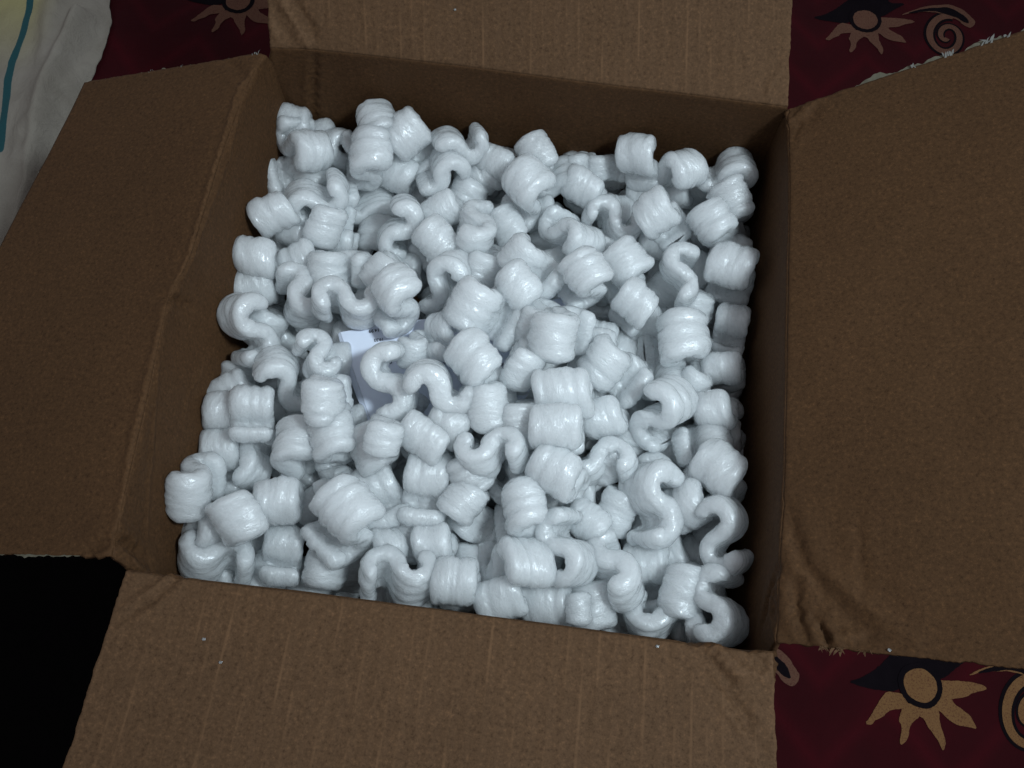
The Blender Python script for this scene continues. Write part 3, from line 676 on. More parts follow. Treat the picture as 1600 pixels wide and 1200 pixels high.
# x, y, z (0.1 mm), quaternion, scale, mesh, label
FOAM = [
(-1864,1724,-742,0.564,0.321,0.678,0.345,0.930,23,'half-buried foam twin-humped barrel, ribs upright, at back wall, beside drooping flap',G),
(-1711,1574,-607,0.394,0.514,0.043,-0.761,0.907,1,'white foam single-humped barrel, ribs upright, at back wall, beside drooping flap',G),
(-1768,1411,-773,0.484,0.445,0.695,-0.291,0.944,6,'white foam twin-humped barrel, ribs crosswise, at back wall, beside drooping flap',G),
(-1664,1828,-938,0.342,0.403,0.515,0.675,0.949,23,'mostly hidden foam single-humped barrel, ribs upright, at back wall, beside drooping flap, leftward one',G),
(-1520,1624,-865,0.859,0.308,0.355,0.206,0.928,8,'half-buried foam flat upright S-curl, S face up, at back wall, beside drooping flap',G),
(-1523,1112,-637,0.360,-0.433,-0.769,-0.303,0.924,21,'white foam flat crosswise S-curl, S face up, near back wall, beside drooping flap',G),
(-1179,1498,-608,0.647,0.738,0.185,-0.049,1.018,18,'white foam single-humped barrel, ribs crosswise, at back wall, drooping-flap half',G),
(-1189,1696,-542,0.752,0.528,0.383,-0.093,0.933,0,'white foam tipped curl, one S end showing, at back wall, drooping-flap half',G),
(-1081,1799,-744,0.336,0.638,0.367,0.588,0.969,13,'mostly hidden foam single-humped barrel, ribs upright, at back wall, drooping-flap half, first rightwards',G),
(-844,1684,-611,0.430,0.167,0.557,0.690,0.978,10,'white foam single-humped barrel, ribs slanting, at back wall, drooping-flap half',G),
(-494,1726,-564,0.478,-0.564,-0.629,-0.241,0.904,7,'white foam flat crosswise S-curl, S face up, at back wall, drooping-flap half',G),
(-714,1756,-929,0.418,0.354,0.504,0.668,0.993,22,'mostly hidden foam single-humped barrel, ribs upright, at back wall, drooping-flap half, third rightwards',G),
(-602,1496,-697,0.780,0.365,0.411,-0.300,0.925,7,'white foam flat slanting S-curl, S face up, at back wall, drooping-flap half',G),
(-169,1716,-813,0.443,0.681,0.236,0.533,0.924,17,'half-buried foam single-humped barrel, ribs upright, at back wall, midway across, backmost one',G),
(149,1714,-693,0.584,0.756,0.134,0.263,0.963,22,'white foam single-humped barrel, ribs crosswise, at back wall, midway across',G),
(457,1746,-808,0.036,0.061,-0.412,-0.908,0.783,9,'half-buried foam single-humped barrel, ribs crosswise, at back wall, midway across',G),
(314,1586,-720,0.487,0.389,0.548,-0.558,0.992,16,'half-buried foam tipped curl, one S end showing, at back wall, midway across',G),
(82,1348,-632,0.693,0.565,0.407,0.187,1.067,23,'white foam single-humped barrel, ribs slanting, near back wall, midway across, first frontwards',G),
(535,1521,-794,0.521,0.640,0.302,0.476,0.948,14,'white foam single-humped barrel, ribs upright, at back wall, midway across',G),
(696,1766,-770,0.641,-0.292,0.256,0.662,0.754,23,'half-buried foam twin-humped barrel, ribs crosswise, at back wall, torn-flap half',G),
(945,1714,-613,0.722,0.340,0.439,0.413,0.934,7,'white foam twin-humped barrel, ribs upright, at back wall, torn-flap half',G),
(1235,1691,-637,0.555,0.616,-0.102,-0.549,0.941,23,'white foam tipped curl, one S end showing, at back wall, torn-flap half',G),
(1619,1717,-631,0.706,0.417,0.358,-0.447,0.916,7,'white foam flat crosswise S-curl, S face up, at back wall, beside torn flap',G),
(1319,1680,-961,0.606,0.434,0.321,0.584,0.913,12,'half-buried foam single-humped barrel, ribs upright, at back wall, beside torn flap',G),
(1515,1722,-976,0.725,0.067,0.409,0.550,0.908,17,'mostly hidden foam twin-humped barrel, ribs slanting, at back wall, beside torn flap',G),
(1682,1499,-703,0.544,0.790,0.082,0.273,0.987,0,'white foam single-humped barrel, ribs crosswise, at back wall, beside torn flap',G),
(1557,1262,-657,0.581,0.736,0.077,0.339,0.984,5,'white foam single-humped barrel, ribs crosswise, near back wall, beside torn flap',G),
(1152,1213,-589,0.520,0.218,0.447,0.695,1.021,8,'white foam single-humped barrel, ribs upright, near back wall, torn-flap half',G),
(1059,1649,-993,0.469,0.509,0.320,0.647,0.903,17,'mostly hidden foam single-humped barrel, ribs upright, at back wall, torn-flap half, rightward one',G),
(778,1275,-790,0.086,-0.813,-0.576,0.014,0.907,0,'white foam flat crosswise S-curl, S face up, near back wall, torn-flap half',G),
(472,1072,-703,0.392,0.392,-0.084,-0.828,0.982,9,'white foam tipped curl, one S end showing, near back wall, midway across, rightward one',G),
(1768,1414,-1039,0.708,0.258,0.465,0.465,0.992,8,'mostly hidden foam twin-humped barrel, ribs upright, at back wall, beside torn flap',G),
(1742,1185,-911,0.450,0.638,0.269,0.565,0.981,9,'mostly hidden foam single-humped barrel, ribs upright, near back wall, beside torn flap, second rightwards',G),
(1701,857,-676,0.655,0.481,0.403,0.421,1.001,5,'white foam single-humped barrel, ribs upright, near back wall, beside torn flap',G),
(1343,779,-641,0.994,-0.017,0.068,0.085,0.907,23,'white foam flat upright S-curl, S face up, near back wall, beside torn flap',G),
(888,794,-688,0.655,0.646,0.314,0.235,1.099,12,'white foam single-humped barrel, ribs slanting, near back wall, torn-flap half',G),
(585,560,-457,0.649,0.688,0.270,0.181,0.952,19,'white foam single-humped barrel, ribs slanting, near back wall, midway across, third frontwards',G),
(1191,1221,-1018,0.555,0.597,0.381,0.437,0.955,13,'half-buried foam single-humped barrel, ribs upright, near back wall, torn-flap half',G),
(-259,965,-608,0.034,-0.090,-0.227,-0.969,0.925,18,'white foam tipped curl, one S end showing, near back wall, midway across, leftward one',G),
(-510,1195,-805,0.370,0.334,0.438,0.748,0.907,22,'white foam single-humped barrel, ribs upright, near back wall, drooping-flap half',G),
(-859,976,-730,0.182,-0.101,-0.905,-0.371,0.918,9,'white foam flat upright S-curl, S face up, near back wall, drooping-flap half',G),
(-558,851,-713,0.558,0.713,0.339,0.254,0.950,16,'white foam single-humped barrel, ribs slanting, near back wall, drooping-flap half',G),
(-278,1600,-932,0.451,0.336,0.416,0.715,0.949,0,'half-buried foam single-humped barrel, ribs upright, at back wall, midway across, frontmost one',G),
(-35,1131,-863,0.605,0.732,0.208,0.235,0.921,22,'white foam single-humped barrel, ribs slanting, near back wall, midway across, second frontwards',G),
(213,632,-487,0.717,-0.053,0.454,0.526,0.937,13,'white foam twin-humped barrel, ribs slanting, near back wall, midway across',G),
(-1819,950,-683,0.166,0.423,0.479,0.751,0.989,4,'white foam single-humped barrel, ribs slanting, near back wall, beside drooping flap',G),
(-1672,871,-879,0.498,0.588,0.548,0.326,0.926,7,'half-buried foam single-humped barrel, ribs upright, near back wall, beside drooping flap, first rightwards',G),
(-1405,950,-746,0.070,0.088,0.436,0.893,0.940,14,'white foam single-humped barrel, ribs crosswise, near back wall, beside drooping flap',G),
(-1208,1318,-968,0.496,0.195,0.585,-0.612,0.951,14,'white foam tipped curl, one S end showing, near back wall, drooping-flap half',G),
(-1858,530,-710,0.459,0.495,0.507,0.537,0.939,2,'white foam single-humped barrel, ribs upright, mid box, beside drooping flap',G),
(-1875,854,-1114,0.305,0.257,0.650,0.647,0.942,19,'mostly hidden foam single-humped barrel, ribs slanting, near back wall, beside drooping flap, first rightwards',G),
(-1317,924,-964,0.365,0.590,0.360,0.623,0.739,8,'half-buried foam single-humped barrel, ribs upright, near back wall, beside drooping flap, third rightwards',G),
(-1506,968,-1167,0.003,0.257,0.448,0.856,0.905,21,'mostly hidden foam single-humped barrel, ribs slanting, near back wall, beside drooping flap, second rightwards',G),
(-1505,294,-708,0.049,0.937,0.303,-0.167,0.941,3,'white foam flat slanting S-curl, S face up, mid box, beside drooping flap, backmost one',G),
(-1562,639,-877,0.303,0.408,0.498,0.703,0.991,20,'half-buried foam single-humped barrel, ribs upright, near back wall, beside drooping flap, second rightwards',G),
(-1227,528,-661,0.542,-0.323,0.333,0.701,0.889,16,'white foam twin-humped barrel, ribs crosswise, mid box, drooping-flap half',G),
(-1088,191,-522,0.002,-0.717,-0.691,0.086,0.920,21,'white foam flat crosswise S-curl, S face up, mid box, drooping-flap half',G),
(-1784,-56,-643,0.881,0.214,0.339,0.251,1.027,9,'large white foam S-curl against the drooping-flap wall, level with its crease kink',G),
(-1902,380,-896,0.379,0.479,0.513,0.604,0.977,3,'half-buried foam single-humped barrel, ribs upright, mid box, beside drooping flap',G),
(-1432,-375,-679,0.437,-0.793,-0.424,-0.023,0.992,8,'white foam flat slanting S-curl, S face up, mid box, beside drooping flap, frontmost one',G),
(-1231,-227,-572,0.022,-0.922,-0.329,0.203,0.765,16,'white foam flat slanting S-curl, S face up, mid box, drooping-flap half, leftward one',G),
(-1066,-576,-481,0.046,0.019,-0.521,-0.852,0.950,19,'white foam single-humped barrel, ribs crosswise, near front wall, drooping-flap half, first rightwards',G),
(-1159,-191,-921,0.456,0.444,0.541,0.550,0.947,8,'half-buried foam single-humped barrel, ribs upright, mid box, drooping-flap half, frontmost one',G),
(-1607,-700,-608,0.632,0.011,0.765,0.124,0.834,11,'white foam twin-humped barrel, ribs upright, near front wall, beside drooping flap, backmost one',G),
(-1841,-694,-844,0.518,0.437,0.594,0.433,0.977,3,'white foam single-humped barrel, ribs upright, near front wall, beside drooping flap',G),
(-1870,-454,-926,0.209,0.360,0.546,0.727,0.921,0,'half-buried foam single-humped barrel, ribs slanting, near front wall, beside drooping flap',G),
(-1891,-299,-1002,0.025,-0.090,-0.502,-0.860,0.917,12,'mostly hidden foam single-humped barrel, ribs crosswise, mid box, beside drooping flap, third frontwards',G),
(-1269,-516,-925,0.323,-0.289,0.440,0.787,0.722,4,'mostly hidden foam twin-humped barrel, ribs crosswise, near front wall, beside drooping flap',G),
(-1267,-904,-721,0.790,0.585,0.170,-0.066,1.029,7,'white foam tipped curl, one S end showing, near front wall, beside drooping flap, rightward one',G),
(-1015,-806,-596,0.688,0.690,0.213,0.072,0.958,0,'white foam single-humped barrel, ribs crosswise, near front wall, drooping-flap half, second rightwards',G),
(-1075,-876,-1013,0.590,0.260,0.443,-0.623,0.957,21,'mostly hidden foam tipped curl, one S end showing, near front wall, drooping-flap half',G),
(-1868,-1252,-625,0.008,-0.005,-0.434,-0.901,1.007,13,'white foam single-humped barrel, ribs crosswise, at front wall, beside drooping flap, leftward one',G),
(-1820,-1011,-883,0.633,0.139,0.714,0.266,0.949,1,'white foam twin-humped barrel, ribs upright, near front wall, beside drooping flap, frontmost one',G),
(-1550,-966,-816,0.968,-0.004,-0.208,-0.143,0.909,15,'white foam tipped curl, one S end showing, near front wall, beside drooping flap, leftward one',G),
(-1538,-1432,-641,0.577,0.747,0.304,0.130,1.087,8,'white foam single-humped barrel, ribs crosswise, at front wall, beside drooping flap, rightward one',G),
(-1736,-1112,-1172,0.258,0.419,0.560,0.667,0.988,14,'mostly hidden foam single-humped barrel, ribs upright, near front wall, beside drooping flap',G),
(-1304,-1270,-752,0.394,0.508,0.525,0.558,0.958,10,'white foam single-humped barrel, ribs upright, at front wall, beside drooping flap',G),
(-1248,-1609,-848,0.634,-0.007,0.772,0.033,0.827,2,'white foam twin-humped barrel, ribs upright, at front wall, drooping-flap half',G),
(-1785,-1450,-826,0.545,0.376,-0.141,-0.736,0.931,19,'half-buried foam single-humped barrel, ribs upright, at front wall, beside drooping flap',G),
(-1670,-1697,-799,0.713,-0.235,-0.072,-0.657,0.952,6,'white foam S-curl in the front corner beside the drooping flap',G),
(-817,-1393,-526,0.726,0.521,0.441,0.089,1.124,19,'white foam single-humped barrel, ribs slanting, at front wall, drooping-flap half',G),
(-932,-1634,-944,0.024,-0.002,0.637,0.770,0.982,23,'white foam single-humped barrel, ribs crosswise, at front wall, drooping-flap half',G),
(-634,-1158,-703,0.715,-0.155,0.628,0.266,0.924,11,'white foam twin-humped barrel, ribs upright, near front wall, drooping-flap half, leftward one',G),
(-947,-1083,-828,0.099,0.061,-0.392,-0.913,0.987,21,'half-buried foam single-humped barrel, ribs crosswise, near front wall, drooping-flap half, frontmost one',G),
(-1115,-1238,-962,0.266,0.250,0.628,0.687,0.784,6,'half-buried foam single-humped barrel, ribs slanting, near front wall, drooping-flap half',G),
(-567,-1495,-776,0.686,0.446,-0.224,-0.530,0.812,23,'half-buried foam single-humped barrel, ribs upright, at front wall, drooping-flap half, backmost one',G),
(-409,-1684,-656,0.142,0.654,0.716,-0.199,0.925,0,'white foam flat crosswise S-curl, S face up, at front wall, drooping-flap half',G),
(-200,-1413,-785,0.468,0.433,0.478,0.604,0.960,15,'white foam single-humped barrel, ribs upright, at front wall, midway across, first rightwards',G),
(-18,-1681,-724,0.540,0.445,0.509,0.501,0.965,5,'white foam single-humped barrel, ribs upright, at front wall, midway across, second rightwards',G),
(97,-1465,-994,0.130,-0.130,0.554,0.812,0.911,16,'half-buried foam single-humped barrel, ribs crosswise, at front wall, midway across',G),
(352,-1497,-681,0.627,0.460,-0.271,-0.568,1.061,14,'white foam single-humped barrel, ribs upright, at front wall, midway across, fourth rightwards',G),
(311,-1718,-840,0.443,0.382,0.476,0.657,0.999,17,'white foam single-humped barrel, ribs upright, at front wall, midway across, third rightwards',G),
(621,-1691,-924,0.507,0.441,0.419,0.611,1.031,0,'white foam single-humped barrel, ribs upright, at front wall, torn-flap half',G),
(804,-1725,-725,0.026,-0.082,0.625,0.776,0.593,9,'half-buried foam single-humped barrel, ribs crosswise, at front wall, torn-flap half, leftward one',G),
(682,-1358,-635,0.941,0.069,-0.273,0.187,0.993,22,'white foam flat upright S-curl, S face up, at front wall, torn-flap half, leftward one',G),
(812,-1166,-880,0.673,0.551,0.377,0.319,0.904,13,'half-buried foam single-humped barrel, ribs slanting, near front wall, torn-flap half, frontmost one',G),
(1012,-1447,-724,0.234,0.083,-0.233,-0.940,1.022,3,'white foam flat upright S-curl, S face up, at front wall, torn-flap half, rightward one',G),
(1379,-1715,-822,0.648,-0.011,-0.159,-0.744,0.953,17,'white foam flat crosswise S-curl, S face up, at front wall, beside torn flap',G),
(1522,-1502,-831,0.177,-0.097,0.599,0.775,1.025,7,'white foam single-humped barrel, ribs crosswise, at front wall, beside torn flap',G),
(1702,-1612,-654,0.956,-0.018,-0.286,0.058,0.957,14,'white foam S-curl in the front corner beside the torn flap',G),
(1704,-1153,-611,0.342,-0.060,0.931,0.115,0.945,10,'white foam flat upright S-curl, S face up, near front wall, beside torn flap',G),
(1563,-978,-819,0.652,0.171,0.402,0.619,1.013,20,'white foam single-humped barrel, ribs upright, near front wall, beside torn flap',G),
(1235,-983,-696,0.961,0.068,0.258,0.078,1.049,5,'white foam flat upright S-curl, S face up, near front wall, torn-flap half',G),
(1341,-707,-848,0.171,0.818,0.549,-0.021,0.908,15,'half-buried foam flat crosswise S-curl, S face up, near front wall, beside torn flap',G),
(1698,-711,-710,0.707,0.523,0.276,0.389,1.086,7,'white foam single-humped barrel, ribs slanting, near front wall, beside torn flap',G),
(1604,-664,-1067,0.187,-0.168,0.486,0.837,0.780,3,'mostly hidden foam single-humped barrel, ribs crosswise, near front wall, beside torn flap',G),
(1015,-984,-951,0.141,0.097,0.546,0.820,0.936,5,'half-buried foam single-humped barrel, ribs crosswise, near front wall, torn-flap half, frontmost one',G),
(1275,-1435,-929,0.779,0.088,0.583,0.213,0.981,19,'white foam twin-humped barrel, ribs upright, at front wall, torn-flap half',G),
(1438,-1295,-1032,0.594,0.177,0.537,0.573,0.941,16,'half-buried foam single-humped barrel, ribs upright, at front wall, beside torn flap, backmost one',G),
(1680,-1281,-1152,0.719,0.400,0.411,0.393,0.957,9,'mostly hidden foam single-humped barrel, ribs upright, at front wall, beside torn flap',G),
(575,-892,-525,0.594,0.571,0.297,0.482,1.037,18,'white foam single-humped barrel, ribs upright, near front wall, midway across, frontmost one',G),
(344,-1176,-588,0.765,0.617,0.183,0.029,1.070,11,'white foam single-humped barrel, ribs crosswise, near front wall, midway across, frontmost one',G),
(267,-876,-697,0.898,0.303,0.269,-0.169,0.798,22,'half-buried foam flat slanting S-curl, S face up, near front wall, midway across',G),
(109,-838,-426,0.784,-0.056,-0.149,-0.600,0.905,12,'white foam flat crosswise S-curl, S face up, near front wall, midway across',G),
(-312,-1081,-608,0.699,0.101,0.702,0.085,0.898,20,'white foam twin-humped barrel, ribs upright, near front wall, drooping-flap half, rightward one',G),
(-367,-784,-556,0.583,0.617,0.396,0.350,0.936,6,'white foam single-humped barrel, ribs slanting, near front wall, drooping-flap half',G),
(-48,-1107,-682,0.147,0.205,0.581,0.774,0.987,12,'white foam single-humped barrel, ribs slanting, near front wall, midway across',G),
(54,-1232,-815,0.636,-0.252,0.548,0.482,0.773,3,'half-buried foam twin-humped barrel, ribs slanting, near front wall, midway across',G),
(723,-929,-958,0.596,0.332,0.567,0.461,0.943,15,'mostly hidden foam single-humped barrel, ribs upright, near front wall, torn-flap half',G),
(845,-751,-696,0.768,-0.015,-0.120,-0.628,0.934,0,'white foam flat crosswise S-curl, S face up, near front wall, torn-flap half',G),
(1258,-326,-663,0.193,0.228,0.862,0.410,1.029,18,'white foam flat upright S-curl, S face up, mid box, torn-flap half',G),
(1739,448,-785,0.757,0.181,0.619,0.104,0.735,18,'white foam twin-humped barrel, ribs upright, mid box, beside torn flap',G),
(1710,121,-825,0.520,0.450,0.363,0.629,0.818,21,'white foam single-humped barrel, ribs upright, mid box, beside torn flap, backmost one',G),
(1667,-201,-767,0.465,0.367,0.342,0.730,0.939,23,'white foam single-humped barrel, ribs upright, mid box, beside torn flap, frontmost one',G),
(1503,-7,-831,0.241,0.115,0.415,0.870,0.818,19,'half-buried foam single-humped barrel, ribs slanting, mid box, beside torn flap',G),
(1306,251,-723,0.707,0.658,0.245,-0.088,1.098,18,'white foam single-humped barrel, ribs crosswise, mid box, beside torn flap',G),
(1242,-9,-806,0.660,0.338,0.379,-0.554,0.833,2,'half-buried foam tipped curl, one S end showing, mid box, torn-flap half',G),
(891,-71,-603,0.611,-0.026,0.493,0.619,0.931,20,'white foam twin-humped barrel, ribs slanting, mid box, torn-flap half',G),
(860,-392,-711,0.420,0.350,0.452,0.704,0.960,23,'white foam single-humped barrel, ribs upright, mid box, torn-flap half',G),
(555,-348,-491,0.436,0.457,0.447,0.634,1.080,0,'white foam single-humped barrel, ribs upright, mid box, midway across',G),
(979,460,-620,0.543,0.669,0.345,0.373,0.922,4,'white foam single-humped barrel, ribs slanting, mid box, torn-flap half',G),
(1511,656,-914,0.205,-0.005,0.469,0.859,0.927,19,'half-buried foam single-humped barrel, ribs crosswise, near back wall, beside torn flap',G),
(1762,872,-1092,0.498,0.484,0.356,0.626,0.956,20,'mostly hidden foam single-humped barrel, ribs upright, near back wall, beside torn flap, third rightwards',G),
(1143,510,-1023,0.394,0.371,0.397,0.742,0.992,18,'half-buried foam single-humped barrel, ribs upright, mid box, torn-flap half, rightward one',G),
(1611,387,-1075,0.271,0.059,0.407,0.870,0.949,4,'mostly hidden foam single-humped barrel, ribs crosswise, mid box, beside torn flap',G),
(1562,-484,-745,0.563,0.520,0.545,-0.340,0.841,2,'white foam twin-humped barrel, ribs crosswise, near front wall, beside torn flap',G),
(-716,211,-422,0.706,0.598,0.324,0.199,0.923,1,'white foam single-humped barrel, ribs slanting, mid box, drooping-flap half',G),
(-416,523,-686,0.880,0.410,0.020,-0.237,0.977,23,'white foam flat slanting S-curl, S face up, mid box, drooping-flap half, rightward one',G),
(-63,198,-441,0.576,-0.102,0.477,0.656,1.086,13,'white foam twin-humped barrel, ribs slanting, mid box, midway across',G),
(123,417,-465,0.567,0.701,0.336,0.271,0.915,2,'white foam single-humped barrel, ribs slanting, mid box, midway across, first frontwards',G),
(305,208,-513,0.099,0.050,0.397,0.911,0.831,16,'half-buried foam single-humped barrel, ribs crosswise, mid box, midway across',G),
(482,87,-405,0.219,-0.085,0.436,0.868,1.069,9,'white foam single-humped barrel, ribs crosswise, mid box, midway across',G),
(761,210,-670,0.366,0.575,0.319,0.659,0.833,11,'half-buried foam single-humped barrel, ribs upright, mid box, torn-flap half, leftward one',G),
(250,-127,-492,0.145,0.169,0.368,0.903,0.913,3,'white foam single-humped barrel, ribs slanting, mid box, midway across, second frontwards',G),
(-523,-96,-550,0.139,-0.074,0.402,0.902,0.721,12,'small curled white foam piece on the receipt, between an S-curl and a wave-shaped curl',G),
(-368,18,-547,0.890,0.052,0.451,-0.041,0.794,12,'white foam tipped curl, one S end showing, mid box, drooping-flap half',G),
(-653,-395,-473,0.184,0.054,0.173,-0.966,0.965,20,'white foam S-curl lying face up on the printed receipt',G),
(-292,-428,-378,0.232,-0.776,-0.576,-0.112,0.956,3,'white foam wave-shaped curl beside the printed receipt, two open loops showing paper',G),
(-79,-211,-458,0.633,0.645,0.253,0.345,1.076,4,'white foam single-humped barrel, ribs slanting, mid box, midway across, third frontwards',G),
(136,-137,-937,0.362,0.460,0.446,0.677,0.763,4,'mostly hidden foam single-humped barrel, ribs upright, mid box, midway across',G),
(63,-458,-516,0.007,0.154,-0.509,-0.847,0.974,13,'white foam single-humped barrel, ribs crosswise, near front wall, midway across, backmost one',G),
(240,-272,-934,0.175,0.144,0.521,0.823,0.785,21,'mostly hidden foam single-humped barrel, ribs slanting, mid box, midway across',G),
(722,-233,-912,0.339,0.336,0.457,0.750,0.923,23,'mostly hidden foam single-humped barrel, ribs upright, mid box, torn-flap half, frontmost one',G),
(526,-621,-420,0.480,0.481,0.451,0.578,1.005,22,'white foam single-humped barrel, ribs upright, near front wall, midway across, backmost one',G),
(318,-554,-558,0.104,-0.151,0.522,0.833,0.913,14,'half-buried foam single-humped barrel, ribs crosswise, near front wall, midway across',G),
(70,-493,-994,0.545,0.472,0.448,0.529,0.925,23,'mostly hidden foam single-humped barrel, ribs upright, near front wall, midway across, backmost one',G),
(-214,-644,-574,0.553,0.626,0.378,0.399,0.905,2,'half-buried foam single-humped barrel, ribs upright, near front wall, midway across',G),
(-466,-410,-926,0.211,0.057,0.556,0.802,0.745,8,'mostly hidden foam single-humped barrel, ribs crosswise, mid box, drooping-flap half',G),
(-493,-667,-646,0.864,-0.226,0.095,-0.440,0.569,9,'mostly hidden foam flat crosswise S-curl, S face up, near front wall, drooping-flap half',G),
(-630,-791,-436,0.031,-0.112,-0.513,-0.851,0.798,1,'white foam single-humped barrel, ribs crosswise, near front wall, drooping-flap half, third rightwards',G),
(-736,-830,-701,0.615,0.724,0.263,0.171,1.034,18,'half-buried foam single-humped barrel, ribs crosswise, near front wall, drooping-flap half, backmost one',G),
(541,725,-916,0.358,0.358,0.392,0.768,0.951,9,'mostly hidden foam single-humped barrel, ribs upright, near back wall, midway across',G),
(-136,716,-745,0.147,0.089,0.414,0.894,0.982,6,'half-buried foam single-humped barrel, ribs crosswise, near back wall, midway across',G),
(-770,753,-1013,0.424,0.515,0.410,0.622,0.935,23,'half-buried foam single-humped barrel, ribs upright, near back wall, drooping-flap half',G),
(958,-658,-849,0.346,0.191,0.430,0.811,0.923,6,'half-buried foam single-humped barrel, ribs slanting, near front wall, torn-flap half, backmost one',G),
(560,-1377,-977,0.143,0.052,0.551,0.821,0.970,9,'mostly hidden foam single-humped barrel, ribs crosswise, at front wall, midway across',G),
(-879,550,-688,0.158,0.240,0.478,0.830,0.904,9,'half-buried foam single-humped barrel, ribs slanting, mid box, drooping-flap half',G),
(-977,1550,-928,0.484,0.672,0.368,0.423,0.995,8,'half-buried foam single-humped barrel, ribs upright, at back wall, drooping-flap half',G),
(-573,-1301,-1045,0.542,0.388,0.600,0.442,0.992,19,'mostly hidden foam single-humped barrel, ribs upright, at front wall, drooping-flap half',G),
(-966,-604,-1013,0.352,0.375,0.527,0.677,0.989,22,'mostly hidden foam single-humped barrel, ribs upright, near front wall, drooping-flap half, backmost one',G),
(-28,-896,-650,0.208,0.265,-0.478,-0.811,0.924,0,'half-buried foam single-humped barrel, ribs slanting, near front wall, midway across',G),
(-334,-1358,-936,0.282,0.015,0.568,0.773,0.981,10,'mostly hidden foam single-humped barrel, ribs crosswise, at front wall, drooping-flap half',G),
(937,-1648,-922,0.082,-0.223,0.580,0.779,0.967,1,'half-buried foam single-humped barrel, ribs crosswise, at front wall, torn-flap half, rightward one',G),
(1159,-1716,-1187,0.572,0.211,0.517,0.601,0.910,21,'half-buried foam single-humped barrel, ribs upright, at front wall, torn-flap half',G),
(1502,-496,-1071,0.566,0.337,0.482,0.578,0.997,19,'mostly hidden foam single-humped barrel, ribs upright, near front wall, beside torn flap',G),
(-1145,595,-952,0.429,0.198,0.539,0.697,0.915,13,'mostly hidden foam single-humped barrel, ribs slanting, near back wall, drooping-flap half, leftward one',G),
(441,-943,-995,0.388,0.297,0.520,0.700,0.995,21,'mostly hidden foam single-humped barrel, ribs upright, near front wall, midway across, frontmost one',G),
(-182,-1122,-998,0.046,-0.128,0.488,0.862,0.977,11,'mostly hidden foam single-humped barrel, ribs crosswise, near front wall, midway across, leftward one',G),
(1080,-451,-986,0.238,0.048,0.465,0.851,0.903,14,'half-buried foam single-humped barrel, ribs crosswise, near front wall, torn-flap half, backmost one',G),
(745,-22,-860,0.504,0.455,0.400,0.616,0.922,23,'mostly hidden foam single-humped barrel, ribs upright, mid box, torn-flap half, backmost one',G),
(549,-591,-910,0.270,-0.070,0.550,0.787,0.921,0,'mostly hidden foam single-humped barrel, ribs crosswise, near front wall, midway across, rightward one',G),
(1735,-359,-979,0.650,0.390,0.405,0.511,0.974,11,'half-buried foam single-humped barrel, ribs upright, mid box, beside torn flap',G),
(-342,-1760,-1061,0.577,0.410,0.535,0.461,0.909,3,'half-buried foam single-humped barrel, ribs upright, at front wall, drooping-flap half, frontmost one',G),
(-1711,1714,-1073,0.419,0.210,0.501,0.727,0.920,14,'mostly hidden foam single-humped barrel, ribs slanting, at back wall, beside drooping flap',G),
(-364,1481,-953,0.174,0.135,0.445,0.868,0.955,19,'half-buried foam single-humped barrel, ribs crosswise, at back wall, drooping-flap half',G),
(242,1356,-959,0.416,0.410,0.373,0.722,0.913,12,'mostly hidden foam single-humped barrel, ribs upright, at back wall, midway across, rightward one',G),
(705,1094,-925,0.199,0.120,0.422,0.876,0.908,11,'mostly hidden foam single-humped barrel, ribs crosswise, near back wall, torn-flap half',G),
(-1288,1607,-1021,0.430,0.492,0.557,0.512,0.972,12,'mostly hidden foam single-humped barrel, ribs upright, at back wall, beside drooping flap, rightward one',G),
(-1760,127,-969,0.145,0.177,0.494,0.839,0.987,18,'half-buried foam single-humped barrel, ribs slanting, mid box, beside drooping flap',G),
(-1050,45,-997,0.575,0.307,0.595,0.471,0.929,9,'half-buried foam single-humped barrel, ribs upright, mid box, drooping-flap half, backmost one',G),
(-1818,-1506,-1124,0.297,-0.005,0.639,0.710,0.941,7,'mostly hidden foam single-humped barrel, ribs crosswise, at front wall, beside drooping flap',G),
(-1649,-1656,-1140,0.221,0.443,0.107,0.862,0.970,21,'half-buried foam flat slanting S-curl, S face up, at front wall, beside drooping flap',G),
(-1655,-571,-1128,0.471,0.192,-0.322,0.798,0.970,16,'half-buried foam flat crosswise S-curl, S face up, near front wall, beside drooping flap',G),
(-1699,-209,-1167,0.614,-0.399,0.283,0.620,0.970,6,'mostly hidden foam twin-humped barrel, ribs crosswise, mid box, beside drooping flap, leftward one',G),
(-1588,297,-1118,0.417,-0.086,-0.569,-0.704,0.970,0,'mostly hidden foam single-humped barrel, ribs crosswise, mid box, beside drooping flap, first frontwards',G),
(-1359,-1677,-1157,0.200,0.244,0.561,0.766,0.970,20,'half-buried foam single-humped barrel, ribs slanting, at front wall, beside drooping flap',G),
(-1303,-1243,-1131,0.224,-0.064,0.253,0.939,0.970,13,'mostly hidden foam tipped curl, one S end showing, near front wall, beside drooping flap',G),
(-1320,-874,-1139,0.605,0.010,-0.032,0.796,0.970,11,'mostly hidden foam flat crosswise S-curl, S face up, near front wall, beside drooping flap',G),
(-1311,-128,-1239,0.111,0.144,-0.491,-0.852,0.970,20,'mostly hidden foam single-humped barrel, ribs crosswise, mid box, beside drooping flap, second frontwards',G),
(-1263,240,-986,0.083,-0.109,-0.384,0.913,0.970,14,'mostly hidden foam flat upright S-curl, S face up, mid box, beside drooping flap',G),
(-1422,1245,-1175,0.662,0.208,-0.454,-0.559,0.970,7,'mostly hidden foam single-humped barrel, ribs slanting, near back wall, beside drooping flap, third rightwards',G),
